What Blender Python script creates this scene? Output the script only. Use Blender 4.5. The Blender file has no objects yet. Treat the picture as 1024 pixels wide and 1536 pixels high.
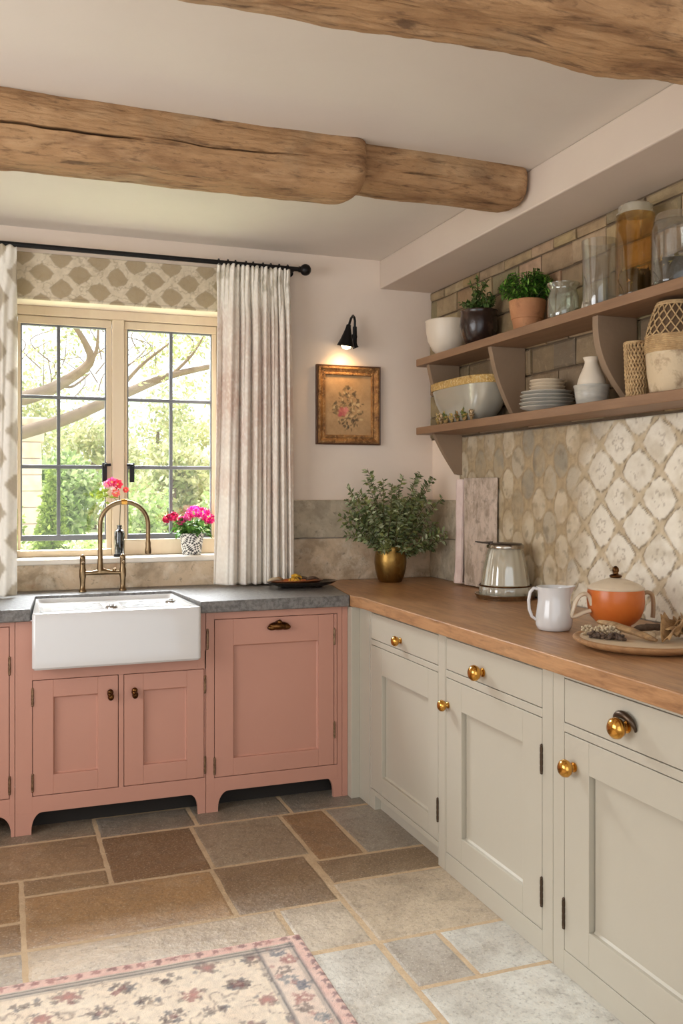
import bpy, bmesh, math, random
import numpy as np
from math import sin, cos, pi, sqrt, radians as R
from mathutils import Vector, Matrix

random.seed(7)
SC = bpy.context.scene
COL = SC.collection
ORG = {}

# ------------------------------------------------------------------ numpy noise
def _hash(ix, iy, seed):
    h = (ix.astype(np.int64) * 374761393 + iy.astype(np.int64) * 668265263 + seed * 974711) & 0x7fffffff
    h = ((h ^ (h >> 13)) * 1274126177) & 0x7fffffff
    h = (h ^ (h >> 16)) & 0xffff
    return h / 65535.0

def vnoise(x, y, seed=0):
    x = np.asarray(x, float); y = np.asarray(y, float)
    ix = np.floor(x); iy = np.floor(y)
    fx = x - ix; fy = y - iy
    fx = fx * fx * (3 - 2 * fx); fy = fy * fy * (3 - 2 * fy)
    a = _hash(ix, iy, seed); b = _hash(ix + 1, iy, seed)
    c = _hash(ix, iy + 1, seed); d = _hash(ix + 1, iy + 1, seed)
    return (a * (1 - fx) + b * fx) * (1 - fy) + (c * (1 - fx) + d * fx) * fy

def fbm(x, y, seed=0, octv=4):
    s = 0; a = .5; t = 0
    for k in range(octv):
        s = s + a * vnoise(np.asarray(x) * 2 ** k, np.asarray(y) * 2 ** k, seed + k * 17); t += a; a *= .5
    return s / t

def sstep(a, b, x):
    t = np.clip((x - a) / (b - a), 0, 1)
    return t * t * (3 - 2 * t)

def lerp3(c0, c1, t):
    t = np.asarray(t)[..., None]
    return np.asarray(c0) * (1 - t) + np.asarray(c1) * t

# ------------------------------------------------------------------ materials
def srgb(r, g, b):
    f = lambda v: (v / 255 / 12.92) if v / 255 <= .04045 else ((v / 255 + .055) / 1.055) ** 2.4
    return (f(r), f(g), f(b))

def newmat(name):
    m = bpy.data.materials.new(name); m.use_nodes = True
    nt = m.node_tree; nt.nodes.clear()
    out = nt.nodes.new('ShaderNodeOutputMaterial')
    return m, nt, out

def ramp_noise(nt, scale, detail=5, rough=.6, stretch=None, dist=0.0):
    tc = nt.nodes.new('ShaderNodeTexCoord')
    mp = nt.nodes.new('ShaderNodeMapping')
    if stretch: mp.inputs['Scale'].default_value = stretch
    nt.links.new(tc.outputs['Object'], mp.inputs['Vector'])
    n = nt.nodes.new('ShaderNodeTexNoise')
    n.inputs['Scale'].default_value = scale; n.inputs['Detail'].default_value = detail
    n.inputs['Roughness'].default_value = rough; n.inputs['Distortion'].default_value = dist
    nt.links.new(mp.outputs['Vector'], n.inputs['Vector'])
    return n.outputs['Fac']

def remap(nt, sock, a, b):
    r = nt.nodes.new('ShaderNodeMapRange')
    r.inputs['From Min'].default_value = a; r.inputs['From Max'].default_value = b
    nt.links.new(sock, r.inputs['Value'])
    return r.outputs['Result']

def mix(nt, fac, a, b, mode='MIX'):
    n = nt.nodes.new('ShaderNodeMix'); n.data_type = 'RGBA'; n.blend_type = mode
    for sock, v in ((n.inputs[0], fac), (n.inputs[6], a), (n.inputs[7], b)):
        if isinstance(v, (int, float)): sock.default_value = v
        elif isinstance(v, tuple): sock.default_value = (*v[:3], 1)
        else: nt.links.new(v, sock)
    return n.outputs[2]

def mat(name, base, rough=.5, metal=0.0, layers=(), bump=None, vcol=False, spec=.5, coat=0.0, trans=0.0, sheen=0.0):
    """layers: (colour, noise scale, lo, hi, strength, stretch)"""
    m, nt, out = newmat(name)
    b = nt.nodes.new('ShaderNodeBsdfPrincipled')
    nt.links.new(b.outputs[0], out.inputs[0])
    if vcol:
        at = nt.nodes.new('ShaderNodeAttribute'); at.attribute_name = 'Col'
        colr = at.outputs['Color']
    else:
        colr = base
    for (c2, sc, lo, hi, st, stre) in layers:
        f = remap(nt, ramp_noise(nt, sc, 6, .62, stre, .3), lo, hi)
        mul = nt.nodes.new('ShaderNodeMath'); mul.operation = 'MULTIPLY'; mul.inputs[1].default_value = st
        nt.links.new(f, mul.inputs[0])
        colr = mix(nt, mul.outputs[0], colr, c2)
    if isinstance(colr, tuple): b.inputs['Base Color'].default_value = (*colr, 1)
    else: nt.links.new(colr, b.inputs['Base Color'])
    b.inputs['Roughness'].default_value = rough; b.inputs['Metallic'].default_value = metal
    b.inputs['Specular IOR Level'].default_value = spec
    b.inputs['Coat Weight'].default_value = coat
    b.inputs['Sheen Weight'].default_value = sheen
    if trans: b.inputs['Transmission Weight'].default_value = trans
    if bump:
        sc, st, stre = bump
        bp = nt.nodes.new('ShaderNodeBump'); bp.inputs['Strength'].default_value = st
        bp.inputs['Distance'].default_value = .01
        nt.links.new(ramp_noise(nt, sc, 6, .6, stre), bp.inputs['Height'])
        nt.links.new(bp.outputs[0], b.inputs['Normal'])
    return m

def leafmat(name, tl=.35, rough=.5):
    m, nt, out = newmat(name)
    at = nt.nodes.new('ShaderNodeAttribute'); at.attribute_name = 'Col'
    d = nt.nodes.new('ShaderNodeBsdfPrincipled'); d.inputs['Roughness'].default_value = rough
    d.inputs['Specular IOR Level'].default_value = .3
    t = nt.nodes.new('ShaderNodeBsdfTranslucent')
    mx = nt.nodes.new('ShaderNodeMixShader'); mx.inputs[0].default_value = tl
    nt.links.new(at.outputs['Color'], d.inputs['Base Color']); nt.links.new(at.outputs['Color'], t.inputs['Color'])
    nt.links.new(d.outputs[0], mx.inputs[1]); nt.links.new(t.outputs[0], mx.inputs[2])
    nt.links.new(mx.outputs[0], out.inputs[0])
    return m

def glassmat(name, tint=(.95, .96, .95), edge=.5, base=.04, rough=.02, milk=0, milkc=(.7, .7, .65)):
    m, nt, out = newmat(name)
    tr = nt.nodes.new('ShaderNodeBsdfTransparent'); tr.inputs[0].default_value = (*tint, 1)
    gl = nt.nodes.new('ShaderNodeBsdfGlossy'); gl.inputs['Roughness'].default_value = rough
    lw = nt.nodes.new('ShaderNodeLayerWeight'); lw.inputs['Blend'].default_value = .35
    mr = nt.nodes.new('ShaderNodeMapRange')
    mr.inputs['To Min'].default_value = base; mr.inputs['To Max'].default_value = edge
    nt.links.new(lw.outputs['Facing'], mr.inputs['Value'])
    mx = nt.nodes.new('ShaderNodeMixShader')
    if milk:                                              # blends in a diffuse share that pales the glass
        df = nt.nodes.new('ShaderNodeBsdfDiffuse'); df.inputs[0].default_value = (*milkc, 1)
        m2 = nt.nodes.new('ShaderNodeMixShader'); m2.inputs[0].default_value = milk
        nt.links.new(tr.outputs[0], m2.inputs[1]); nt.links.new(df.outputs[0], m2.inputs[2]); tr = m2
    nt.links.new(mr.outputs[0], mx.inputs[0]); nt.links.new(tr.outputs[0], mx.inputs[1]); nt.links.new(gl.outputs[0], mx.inputs[2])
    nt.links.new(mx.outputs[0], out.inputs[0])
    return m

def emitmat(name, c, s):
    m, nt, out = newmat(name)
    e = nt.nodes.new('ShaderNodeEmission'); e.inputs[0].default_value = (*c, 1); e.inputs[1].default_value = s
    nt.links.new(e.outputs[0], out.inputs[0])
    return m

M = {}
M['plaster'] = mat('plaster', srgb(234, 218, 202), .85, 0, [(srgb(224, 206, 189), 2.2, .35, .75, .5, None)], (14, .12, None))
M['soffit'] = mat('plaster_shaded', srgb(212, 196, 180), .85, 0, [(srgb(202, 184, 167), 2.2, .35, .75, .5, None)], (14, .12, None))  # same paint as the walls, shade put into a darker colour
M['ceiling'] = mat('ceiling_plaster', srgb(220, 211, 200), .9, 0, [(srgb(210, 199, 187), 1.6, .4, .75, .5, None)], (10, .12, None))
M['pink'] = mat('pink_paint', srgb(186, 135, 116), .42, 0, [(srgb(178, 126, 107), 3, .4, .8, .4, None)], (60, .03, None))
M['grey'] = mat('grey_paint', srgb(180, 173, 157), .42, 0, [(srgb(173, 165, 148), 3, .4, .8, .4, None)], (60, .03, None))
M['dark'] = mat('dark_void', (.02, .016, .013), .9)  # near-black colour for the shade in the open space under cabinets
M['slate'] = mat('slate_stone', srgb(116, 113, 110), .36, 0, [(srgb(70, 66, 62), 60, .4, .62, .8, None), (srgb(140, 133, 125), 5, .5, .8, .5, None)], (90, .25, None))
M['wood'] = mat('worktop_wood', srgb(174, 130, 90), .36, 0, [(srgb(122, 84, 54), 10, .4, .7, .75, (7, .7, 7)), (srgb(200, 158, 114), 5, .5, .75, .6, (3, .5, 3)), (srgb(96, 62, 40), 60, .55, .75, .5, (1, .2, 1))], (40, .2, (1, .12, 1)))
M['shelfwood'] = mat('shelf_wood', srgb(146, 112, 84), .5, 0, [(srgb(118, 88, 64), 12, .4, .7, .6, (3, .35, 3))], (40, .15, (1, .1, 1)))
M['bracket'] = mat('shelf_paint', srgb(146, 122, 98), .55, 0, [(srgb(132, 108, 85), 6, .4, .75, .5, None)], (40, .1, None))
M['beam'] = mat('beam_oak', srgb(176, 138, 98), .8, 0, [(srgb(118, 82, 52), 7, .46, .66, .75, (.5, 1.4, 1.4)), (srgb(206, 172, 132), 5, .5, .7, .75, (.6, 1.3, 1.3)), (srgb(150, 128, 100), 3, .55, .75, .7, None), (srgb(74, 50, 32), 24, .56, .68, .75, (.25, 1.6, 1.6)), (srgb(92, 64, 42), 70, .56, .7, .6, (.3, 1, 1))], (34, 1.0, (.3, 1.3, 1.3)))
M['ceramic'] = mat('white_ceramic', srgb(206, 204, 202), .12, 0, spec=.5, coat=.3)
M['cream_cer'] = mat('cream_ceramic', srgb(226, 212, 192), .4, 0, [(srgb(212, 196, 174), 5, .4, .8, .4, None)])
M['greyblue'] = mat('grey_blue_glaze', srgb(190, 184, 171), .3, 0, [(srgb(150, 148, 143), 20, .45, .7, .5, (1, 1, 4))], spec=.5)
M['cream_glaze'] = mat('cream_glaze', srgb(214, 196, 170), .35, 0, [(srgb(186, 164, 136), 20, .45, .7, .4, (1, 1, 4))])
M['brass'] = mat('aged_brass', srgb(190, 150, 86), .25, 1.0, [(srgb(120, 84, 42), 14, .45, .7, .7, None)])
M['gold'] = mat('polished_brass', srgb(214, 160, 78), .16, 1.0, [(srgb(150, 98, 40), 40, .5, .7, .5, None)])
M['oldbrass'] = mat('dark_antique_brass', srgb(112, 76, 42), .3, 1.0, [(srgb(50, 30, 18), 40, .42, .62, .8, None)])
M['tapbrass'] = mat('tap_bronze', srgb(132, 110, 82), .28, 1.0, [(srgb(86, 66, 44), 20, .45, .7, .6, None)])
M['hinge'] = mat('hinge_metal', srgb(150, 125, 100), .35, 1.0, [(srgb(70, 52, 40), 60, .4, .6, .6, None)])
M['hingedark'] = mat('hinge_dark', srgb(88, 74, 62), .4, 1.0)
M['black'] = mat('black_metal', (.012, .011, .011), .38, .6)
M['steel'] = mat('chrome', srgb(200, 200, 200), .12, 1.0)
M['frame_cream'] = mat('window_cream', srgb(218, 200, 172), .5, 0, [(srgb(202, 180, 150), 5, .4, .7, .5, (2, 2, .4))])
M['muntin'] = mat('muntin_grey', srgb(106, 108, 112), .45)
M['pane'] = glassmat('pane_glass', (.97, .98, .97), .3, .03)
M['glass'] = glassmat('clear_glass', (.93, .94, .92), .65, .09, .03, .045, (.75, .75, .70))
M['glassgreen'] = glassmat('green_tint_glass', (.88, .90, .84), .6, .12, .04, .12, (.62, .63, .54))
M['jarglass'] = glassmat('thin_jar_glass', (.97, .975, .96), .55, .035, .03, .015, (.75, .75, .70))
M['glassamber'] = glassmat('amber_glass', (.96, .85, .64), .4, .035, .03, .025, (.50, .30, .10))
M['glasssmoke'] = glassmat('smoked_silver_glass', (.90, .87, .76), .6, .16, .08, .42, (.74, .70, .57))
M['bottle'] = glassmat('dark_bottle_glass', (.16, .20, .15), .5, .08)
M['sill'] = mat('sill_stone', srgb(226, 217, 204), .5, 0, [(srgb(212, 198, 178), 8, .4, .7, .5, None)], (20, .15, None))
M['stone'] = mat('splash_stone', srgb(204, 180, 150), .6, 0, [(srgb(150, 130, 104), 7, .45, .62, .75, None), (srgb(226, 212, 190), 12, .5, .7, .7, None), (srgb(176, 126, 88), 5, .58, .72, .6, None), (srgb(90, 80, 68), 34, .58, .7, .6, None)], (25, .45, None))
M['stonegrey'] = mat('splash_stone_grey', srgb(186, 172, 148), .6, 0, [(srgb(142, 130, 110), 8, .42, .62, .75, None), (srgb(212, 200, 178), 14, .52, .7, .6, None), (srgb(92, 86, 74), 30, .58, .7, .5, None)], (25, .45, None))
M['vpaint'] = mat('painted_pattern', (1, 1, 1), .75, vcol=True)
M['vtile'] = mat('tile_pattern', (1, 1, 1), .5, vcol=True, bump=(60, .3, None))
M['vfabric'] = mat('woven_pattern', (1, 1, 1), .9, vcol=True, bump=(400, .25, None), sheen=.2)
M['vrug'] = mat('rug_pile', (1, 1, 1), .95, vcol=True, bump=(260, .8, None), sheen=.3)
M['brick'] = mat('wall_brick', (1, 1, 1), .75, vcol=True, layers=[(srgb(112, 92, 68), 12, .45, .68, .55, None), (srgb(184, 160, 128), 30, .55, .72, .4, None)], bump=(24, .6, None))
M['mortar'] = mat('mortar', srgb(104, 86, 66), .9, 0, [(srgb(80, 66, 50), 20, .4, .7, .6, None)], (40, .5, None))
M['flag'] = mat('flagstone', (1, 1, 1), .42, vcol=True, layers=[(srgb(112, 92, 70), 3.2, .42, .70, .55, None), (srgb(190, 172, 146), 7, .55, .78, .38, None), (srgb(96, 82, 66), 18, .5, .72, .36, None), (srgb(78, 66, 54), 75, .54, .66, .40, None), (srgb(216, 202, 180), 130, .55, .66, .45, None)], bump=(26, .6, None))
M['grout'] = mat('floor_grout', srgb(192, 167, 134), .9, 0, [(srgb(168, 143, 112), 16, .4, .7, .6, None)], (60, .4, None))
M['leaf'] = leafmat('leaf_indoor', .18)
M['leafout'] = leafmat('leaf_outdoor', .5)
M['petal'] = leafmat('petal', .3)
M['stem'] = mat('stem', srgb(96, 84, 52), .7)
M['barkpale'] = mat('pale_bark', srgb(132, 112, 94), .85, 0, [(srgb(98, 80, 64), 6, .4, .7, .6, None)], (12, .5, None))
M['terracotta'] = mat('terracotta', srgb(180, 124, 84), .75, 0, [(srgb(214, 160, 112), 7, .45, .7, .6, None), (srgb(120, 76, 48), 22, .55, .72, .6, None)], (40, .2, None))
M['darkpot'] = mat('dark_glazed_pot', srgb(46, 32, 26), .22, 0, [(srgb(92, 68, 54), 9, .5, .7, .7, None)], (14, .3, None))
M['orange'] = mat('orange_glaze', srgb(196, 104, 44), .28, 0, [(srgb(176, 80, 24), 6, .45, .7, .7, None), (srgb(222, 134, 62), 12, .55, .75, .4, None)], spec=.4)
M['handle_cream'] = mat('handle_cream', srgb(214, 196, 170), .35, 0, [(srgb(160, 128, 92), 10, .5, .7, .6, None)])
M['handle_tan'] = mat('handle_tan', srgb(170, 138, 104), .4, 0, [(srgb(122, 92, 64), 10, .45, .7, .6, None)])
M['board'] = mat('board_wood', srgb(168, 126, 84), .5, 0, [(srgb(128, 90, 58), 9, .42, .66, .7, (.6, 4, 4)), (srgb(200, 166, 124), 5, .52, .75, .5, (.6, 3, 3))], (30, .25, (.2, 2, 2)))
M['boardpale'] = mat('board_pale', srgb(206, 184, 154), .55, 0, [(srgb(176, 148, 114), 8, .45, .7, .6, (1, 3, 1))])
M['drydark'] = mat('dried_dark', srgb(96, 76, 60), .85, 0, [(srgb(58, 44, 34), 30, .4, .65, .7, None)], (60, .8, None))
M['drytan'] = mat('dried_tan', srgb(164, 128, 84), .75, 0, [(srgb(104, 76, 48), 26, .42, .62, .8, (1, 1, 1)), (srgb(206, 176, 132), 14, .55, .72, .6, None)], (40, .5, None))
M['drypale'] = mat('dried_pale', srgb(198, 178, 146), .8, 0, [(srgb(120, 100, 78), 40, .45, .65, .7, None)], (50, .6, None))
M['wicker'] = mat('wicker_tan', srgb(196, 164, 118), .7, 0, [(srgb(140, 106, 68), 40, .4, .65, .6, None)], (80, .4, None))
M['wickerdark'] = mat('wicker_dark', srgb(98, 74, 50), .8, 0, [(srgb(66, 48, 32), 40, .4, .65, .6, None)])
M['plate_dark'] = mat('pewter_plate', srgb(74, 68, 64), .25, .7, [(srgb(120, 100, 84), 8, .45, .7, .5, None)])
M['copper'] = mat('copper_tray', srgb(176, 112, 74), .3, .8, [(srgb(110, 70, 46), 12, .45, .7, .6, None)])
M['silver'] = mat('worn_silver', srgb(170, 160, 146), .2, 1.0, [(srgb(96, 82, 70), 14, .45, .7, .7, None)])
M['vasebrass'] = mat('hammered_brass', srgb(150, 116, 60), .33, .9, [(srgb(92, 68, 34), 7, .42, .68, .8, None), (srgb(186, 156, 96), 18, .55, .72, .5, None)], (18, .25, None))
M['giltwood'] = mat('gilt_frame', srgb(168, 122, 70), .45, .25, [(srgb(96, 62, 34), 24, .42, .62, .8, None), (srgb(214, 176, 118), 60, .56, .7, .7, None)], (90, .9, None))
M['frame_edge'] = mat('frame_edge', srgb(84, 54, 34), .5)
M['crust'] = mat('speckled_rim', srgb(204, 164, 94), .8, 0, [(srgb(236, 214, 164), 90, .5, .65, .8, None), (srgb(140, 100, 52), 60, .55, .7, .7, None)], (120, .9, None))
M['soil'] = mat('moss_fill', srgb(54, 46, 24), .9, 0, [(srgb(112, 98, 42), 60, .5, .65, .8, None), (srgb(26, 20, 14), 40, .5, .65, .8, None)], (60, 1, None))
M['towel'] = mat('towel_linen', srgb(206, 186, 168), .95, 0, [(srgb(150, 130, 108), 9, .44, .62, .8, (1, 2.2, 1)), (srgb(122, 106, 88), 28, .54, .68, .6, None), (srgb(222, 204, 190), 6, .55, .7, .6, None)], (220, .3, None), sheen=.3)
M['towelpink'] = mat('towel_pink', srgb(228, 206, 196), .95, 0, [(srgb(206, 178, 166), 12, .45, .7, .5, None)], (220, .3, None), sheen=.3)
M['curtain'] = mat('curtain_linen', srgb(226, 212, 196), .92, 0, [(srgb(206, 172, 156), 3.2, .40, .62, .85, (1, 1, .8)), (srgb(236, 228, 216), 26, .5, .66, .5, None), (srgb(186, 148, 130), 7, .56, .72, .5, None)], (260, .3, None), sheen=.3)
M['grass'] = mat('lawn', srgb(186, 192, 150), .95, 0, [(srgb(160, 174, 118), 12, .4, .7, .7, None)], (60, .6, None))
M['gardenstone'] = mat('garden_stone', srgb(232, 210, 198), .9, 0, [(srgb(186, 160, 140), 6, .45, .7, .6, None)], (12, .5, None))
M['canvas'] = mat('picture_paint', (1, 1, 1), .6, vcol=True, bump=(120, .2, None))
M['yellow'] = mat('yellow_petal', srgb(226, 180, 60), .6)
M['bulb'] = emitmat('lamp_bulb', (1.0, .72, .40), 14)
M['potpattern'] = mat('pot_pattern', (1, 1, 1), .6, vcol=True)

# ------------------------------------------------------------------ mesh builder
class MB:
    def __init__(s, cmap=None):
        s.v = []; s.f = []; s.c = []; s.mi = []; s.map = cmap; s.cur = (1, 1, 1)
    def add(s, vs, fs, c=None, mi=0):
        n = len(s.v)
        for p in vs:
            p = tuple(p)
            s.v.append(s.map(*p) if s.map else p)
        cs = c if c is not None else s.cur
        if isinstance(cs, tuple): s.c += [cs] * len(vs)
        else: s.c += list(cs)
        for f in fs:
            s.f.append([i + n for i in f]); s.mi.append(mi)
        return s
    def box(s, a, b, c=None, mi=0):
        x0, y0, z0 = a; x1, y1, z1 = b
        v = [(x0, y0, z0), (x1, y0, z0), (x1, y1, z0), (x0, y1, z0), (x0, y0, z1), (x1, y0, z1), (x1, y1, z1), (x0, y1, z1)]
        return s.add(v, [(0, 3, 2, 1), (4, 5, 6, 7), (0, 1, 5, 4), (1, 2, 6, 5), (2, 3, 7, 6), (3, 0, 4, 7)], c, mi)
    def prism(s, pts, a, b, axis=1, c=None):
        """polygon pts (two coords) extruded along axis from a to b"""
        def mk(p, t):
            q = list(p); q.insert(axis, t); return tuple(q)
        n = len(pts)
        v = [mk(p, a) for p in pts] + [mk(p, b) for p in pts]
        f = [tuple(range(n)), tuple(range(2 * n - 1, n - 1, -1))] + [(i, (i + 1) % n, n + (i + 1) % n, n + i) for i in range(n)]
        return s.add(v, f, c)
    def lathe(s, prof, loc=(0, 0, 0), n=40, sx=1, sy=1, pw=2.0, M4=None, c=None, flute=None):
        v = []; fs = []; rings = []
        cf = []
        for (r, z) in prof:
            if r < 1e-6:
                rings.append([len(v)]); v.append(Vector((0, 0, z)))
            else:
                ids = []
                for k in range(n):
                    a = 2 * pi * k / n
                    ca, sa = cos(a), sin(a)
                    if pw != 2.0:
                        q = (abs(ca) ** pw + abs(sa) ** pw) ** (-1 / pw); ca *= q; sa *= q
                    rr = r * (1 + (flute[1] * cos(flute[0] * a) if flute else 0))
                    ids.append(len(v)); v.append(Vector((rr * ca * sx, rr * sa * sy, z)))
                rings.append(ids)
        for A, B in zip(rings[:-1], rings[1:]):
            if len(A) == 1 and len(B) == 1: continue
            if len(A) == 1:
                for k in range(n): fs.append((A[0], B[(k + 1) % n], B[k]))
            elif len(B) == 1:
                for k in range(n): fs.append((A[k], A[(k + 1) % n], B[0]))
            else:
                for k in range(n): fs.append((A[k], A[(k + 1) % n], B[(k + 1) % n], B[k]))
        if M4 is not None: v = [M4 @ p for p in v]
        v = [(p[0] + loc[0], p[1] + loc[1], p[2] + loc[2]) for p in v]
        return s.add(v, fs, c)
    def tube(s, pts, r, n=12, c=None, cap=True, flat=None):
        pts = [Vector(p) for p in pts]
        m = len(pts)
        rs = r if isinstance(r, (list, tuple)) else [r] * m
        v = []; fs = []
        t0 = (pts[1] - pts[0]).normalized()
        up = Vector((0, 0, 1)) if abs(t0.z) < .9 else Vector((1, 0, 0))
        nrm = t0.cross(up).normalized()
        for i in range(m):
            if i == 0: t = pts[1] - pts[0]
            elif i == m - 1: t = pts[-1] - pts[-2]
            else: t = (pts[i + 1] - pts[i - 1])
            if t.length < 1e-9: t = t0
            t = t.normalized()
            nrm = (nrm - t * nrm.dot(t))
            nrm = nrm.normalized() if nrm.length > 1e-6 else t.orthogonal().normalized()
            bi = t.cross(nrm)
            for k in range(n):
                a = 2 * pi * k / n
                fx, fy = (flat if flat else (1, 1))
                v.append(pts[i] + (nrm * cos(a) * fx + bi * sin(a) * fy) * rs[i])
        for i in range(m - 1):
            for k in range(n):
                fs.append((i * n + k, i * n + (k + 1) % n, (i + 1) * n + (k + 1) % n, (i + 1) * n + k))
        if cap:
            fs.append(tuple(range(n - 1, -1, -1))); fs.append(tuple(range((m - 1) * n, m * n)))
        return s.add([tuple(p) for p in v], fs, c)
    def ball(s, p, r, n=12, sc=(1, 1, 1), c=None, M4=None):
        h = max(5, n // 2)
        prof = [(r * sin(pi * k / h), -r * cos(pi * k / h)) for k in range(h + 1)]
        prof[0] = (0, -r); prof[-1] = (0, r)
        m = Matrix.Diagonal((*sc, 1))
        if M4 is not None: m = M4 @ m
        return s.lathe(prof, p, n, M4=m, c=c)
    def leaf(s, p, d, nrm, L, W, c, fold=.25, curl=.15):
        p = Vector(p); d = Vector(d).normalized(); nrm = Vector(nrm)
        side = d.cross(nrm)
        if side.length < 1e-5: side = d.orthogonal()
        side = side.normalized(); up = side.cross(d).normalized()
        a = p; b = p + d * L * .5 + up * fold * W * .0; t = p + d * L - up * curl * L
        l = p + d * L * .45 + side * W * .5 + up * fold * W; r_ = p + d * L * .45 - side * W * .5 + up * fold * W
        return s.add([a, r_, t, l, b], [(0, 1, 4), (1, 2, 4), (2, 3, 4), (3, 0, 4)], c)
    def grid(s, fn, nu, nv, colfn=None, wrap=False):
        n = len(s.v)
        v = []; fs = []
        for j in range(nv + 1):
            for i in range(nu + (0 if wrap else 1)):
                v.append(fn(i / nu, j / nv))
        w = nu if wrap else nu + 1
        for j in range(nv):
            for i in range(nu):
                fs.append((j * w + i, j * w + (i + 1) % w, (j + 1) * w + (i + 1) % w, (j + 1) * w + i))
        return s.add(v, fs, colfn)
    def build(s, name, m, parent=None, loc=None, smooth=None, bevel=0, bseg=2, solid=0, recalc=True, sub=0):
        """loc: world position of the object's origin when it has no parent"""
        o_ = ORG[parent.name] if parent is not None else Vector(loc if loc is not None else (0, 0, 0))
        me = bpy.data.meshes.new(name)
        me.from_pydata([tuple(Vector(p) - o_) for p in s.v], [], s.f)
        if any(c != (1, 1, 1) for c in s.c):
            at = me.color_attributes.new('Col', 'FLOAT_COLOR', 'POINT')
            at.data.foreach_set('color', [x for c in s.c for x in (c[0], c[1], c[2], 1.0)])
        for mm in (m if isinstance(m, (list, tuple)) else [m]): me.materials.append(mm)
        if any(s.mi): me.polygons.foreach_set('material_index', s.mi)
        if recalc:
            bm = bmesh.new(); bm.from_mesh(me)
            bmesh.ops.recalc_face_normals(bm, faces=bm.faces[:]); bm.to_mesh(me); bm.free()
        if smooth is not None:
            me.polygons.foreach_set('use_smooth', [True] * len(me.polygons))
            if smooth < 180:
                me.set_sharp_from_angle(angle=R(smooth))
        me.update()
        ob = bpy.data.objects.new(name, me); COL.objects.link(ob)
        ORG[ob.name] = o_.copy()
        if parent is not None: ob.parent = parent
        else: ob.location = o_
        if bevel:
            b = ob.modifiers.new('Bevel', 'BEVEL'); b.width = bevel; b.segments = bseg; b.limit_method = 'ANGLE'; b.angle_limit = R(40)
            b.harden_normals = False
        if solid:
            sm = ob.modifiers.new('Solid', 'SOLIDIFY'); sm.thickness = solid; sm.offset = 0
        if sub:
            sm = ob.modifiers.new('Sub', 'SUBSURF'); sm.levels = sub; sm.render_levels = sub
        return ob

def fast_grid(name, V, C, mt, parent=None, loc=(0, 0, 0), smooth=True, flip=False, skirt=None):
    """V: (nv,nu,3) array, C: (nv,nu,3) colours"""
    nv, nu = V.shape[:2]
    o_ = ORG[parent.name] if parent is not None else Vector(loc)
    me = bpy.data.meshes.new(name)
    idx = np.arange(nv * nu).reshape(nv, nu)
    q = np.stack([idx[:-1, :-1], idx[:-1, 1:], idx[1:, 1:], idx[1:, :-1]], -1).reshape(-1, 4)
    if flip: q = q[:, ::-1]
    P_ = V.reshape(-1, 3) - np.array(o_)
    verts = P_; faces = q.tolist(); cols = C.reshape(-1, 3)
    if skirt is not None:                                   # side walls + back, so the sheet is a closed slab
        ring = list(idx[0, :]) + list(idx[1:, -1]) + list(idx[-1, -2::-1]) + list(idx[-2:0:-1, 0])
        n0 = len(verts); k = len(ring)
        verts = np.concatenate([verts, verts[ring] + np.array(skirt)]); cols = np.concatenate([cols, cols[ring]])
        for i in range(k):
            j = (i + 1) % k
            f = [int(ring[i]), n0 + i, n0 + j, int(ring[j])]
            faces.append(f if not flip else f[::-1])
        faces.append([n0 + i for i in range(k)] if not flip else [n0 + i for i in range(k)][::-1])
    me.from_pydata(verts.tolist(), [], faces)
    at = me.color_attributes.new('Col', 'FLOAT_COLOR', 'POINT')
    at.data.foreach_set('color', np.concatenate([cols, np.ones((len(cols), 1))], 1).astype(np.float32).ravel())
    me.materials.append(mt)
    if smooth: me.polygons.foreach_set('use_smooth', [True] * len(me.polygons))
    me.update()
    ob = bpy.data.objects.new(name, me); COL.objects.link(ob); ORG[ob.name] = o_.copy()
    if parent is not None: ob.parent = parent
    else: ob.location = o_
    return ob

def thing(name, label, cat, loc, group=None):
    o = bpy.data.objects.new(name, None); COL.objects.link(o)
    o.empty_display_size = .05; o.location = loc; ORG[o.name] = Vector(loc)
    return tag(o, label, cat, group)
def tag(o, label, cat, group=None, kind=None):
    o['label'] = label; o['category'] = cat
    if group: o['group'] = group
    if kind: o['kind'] = kind
    return o
def struct(o):
    o['kind'] = 'structure'; return o

# ------------------------------------------------------------------ room constants
WY, WX, CZ = 4.46, 2.18, 2.58        # back wall, right wall, ceiling
SX, SZ = 1.87, 2.43                  # boxed soffit
FY, FX = 3.82, 1.49                  # pink cabinet fronts, grey cabinet fronts
WIN = (0.03, 1.06, 1.045, 2.25)      # window opening x0 x1 z0 z1

# ================================================================== SETTING
# back wall with window hole, right wall, left wall with its own window, ceiling, soffit
b = MB()
TW = .34
x0, x1, z0, z1 = WIN
b.box((-1.95, WY, 0), (x0, WY + TW, 2.7)); b.box((x1, WY, 0), (WX + .25, WY + TW, 2.7))
b.box((x0, WY, 0), (x1, WY + TW, z0 - .03)); b.box((x0, WY, z1), (x1, WY + TW, 2.7))
struct(b.build('wall_back', M['plaster']))
b = MB(); b.box((WX, -1.2, 0), (WX + .25, WY, 2.7)); struct(b.build('wall_right', M['plaster']))
b = MB()
b.box((-2.15, -1.2, 0), (-1.95, .9, 2.7)); b.box((-2.15, 3.1, 0), (-1.95, WY + .3, 2.7))
b.box((-2.15, .9, 0), (-1.95, 3.1, .8)); b.box((-2.15, .9, 2.25), (-1.95, 3.1, 2.7))
struct(b.build('wall_left', M['plaster']))
b = MB(); b.box((-2.0, -1.2, CZ), (WX, WY, CZ + .12)); struct(b.build('ceiling', M['ceiling']))
b = MB(); b.box((SX, -1.2, SZ), (WX, WY, CZ)); struct(b.build('trim_1', M['soffit'], bevel=.006))

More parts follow.
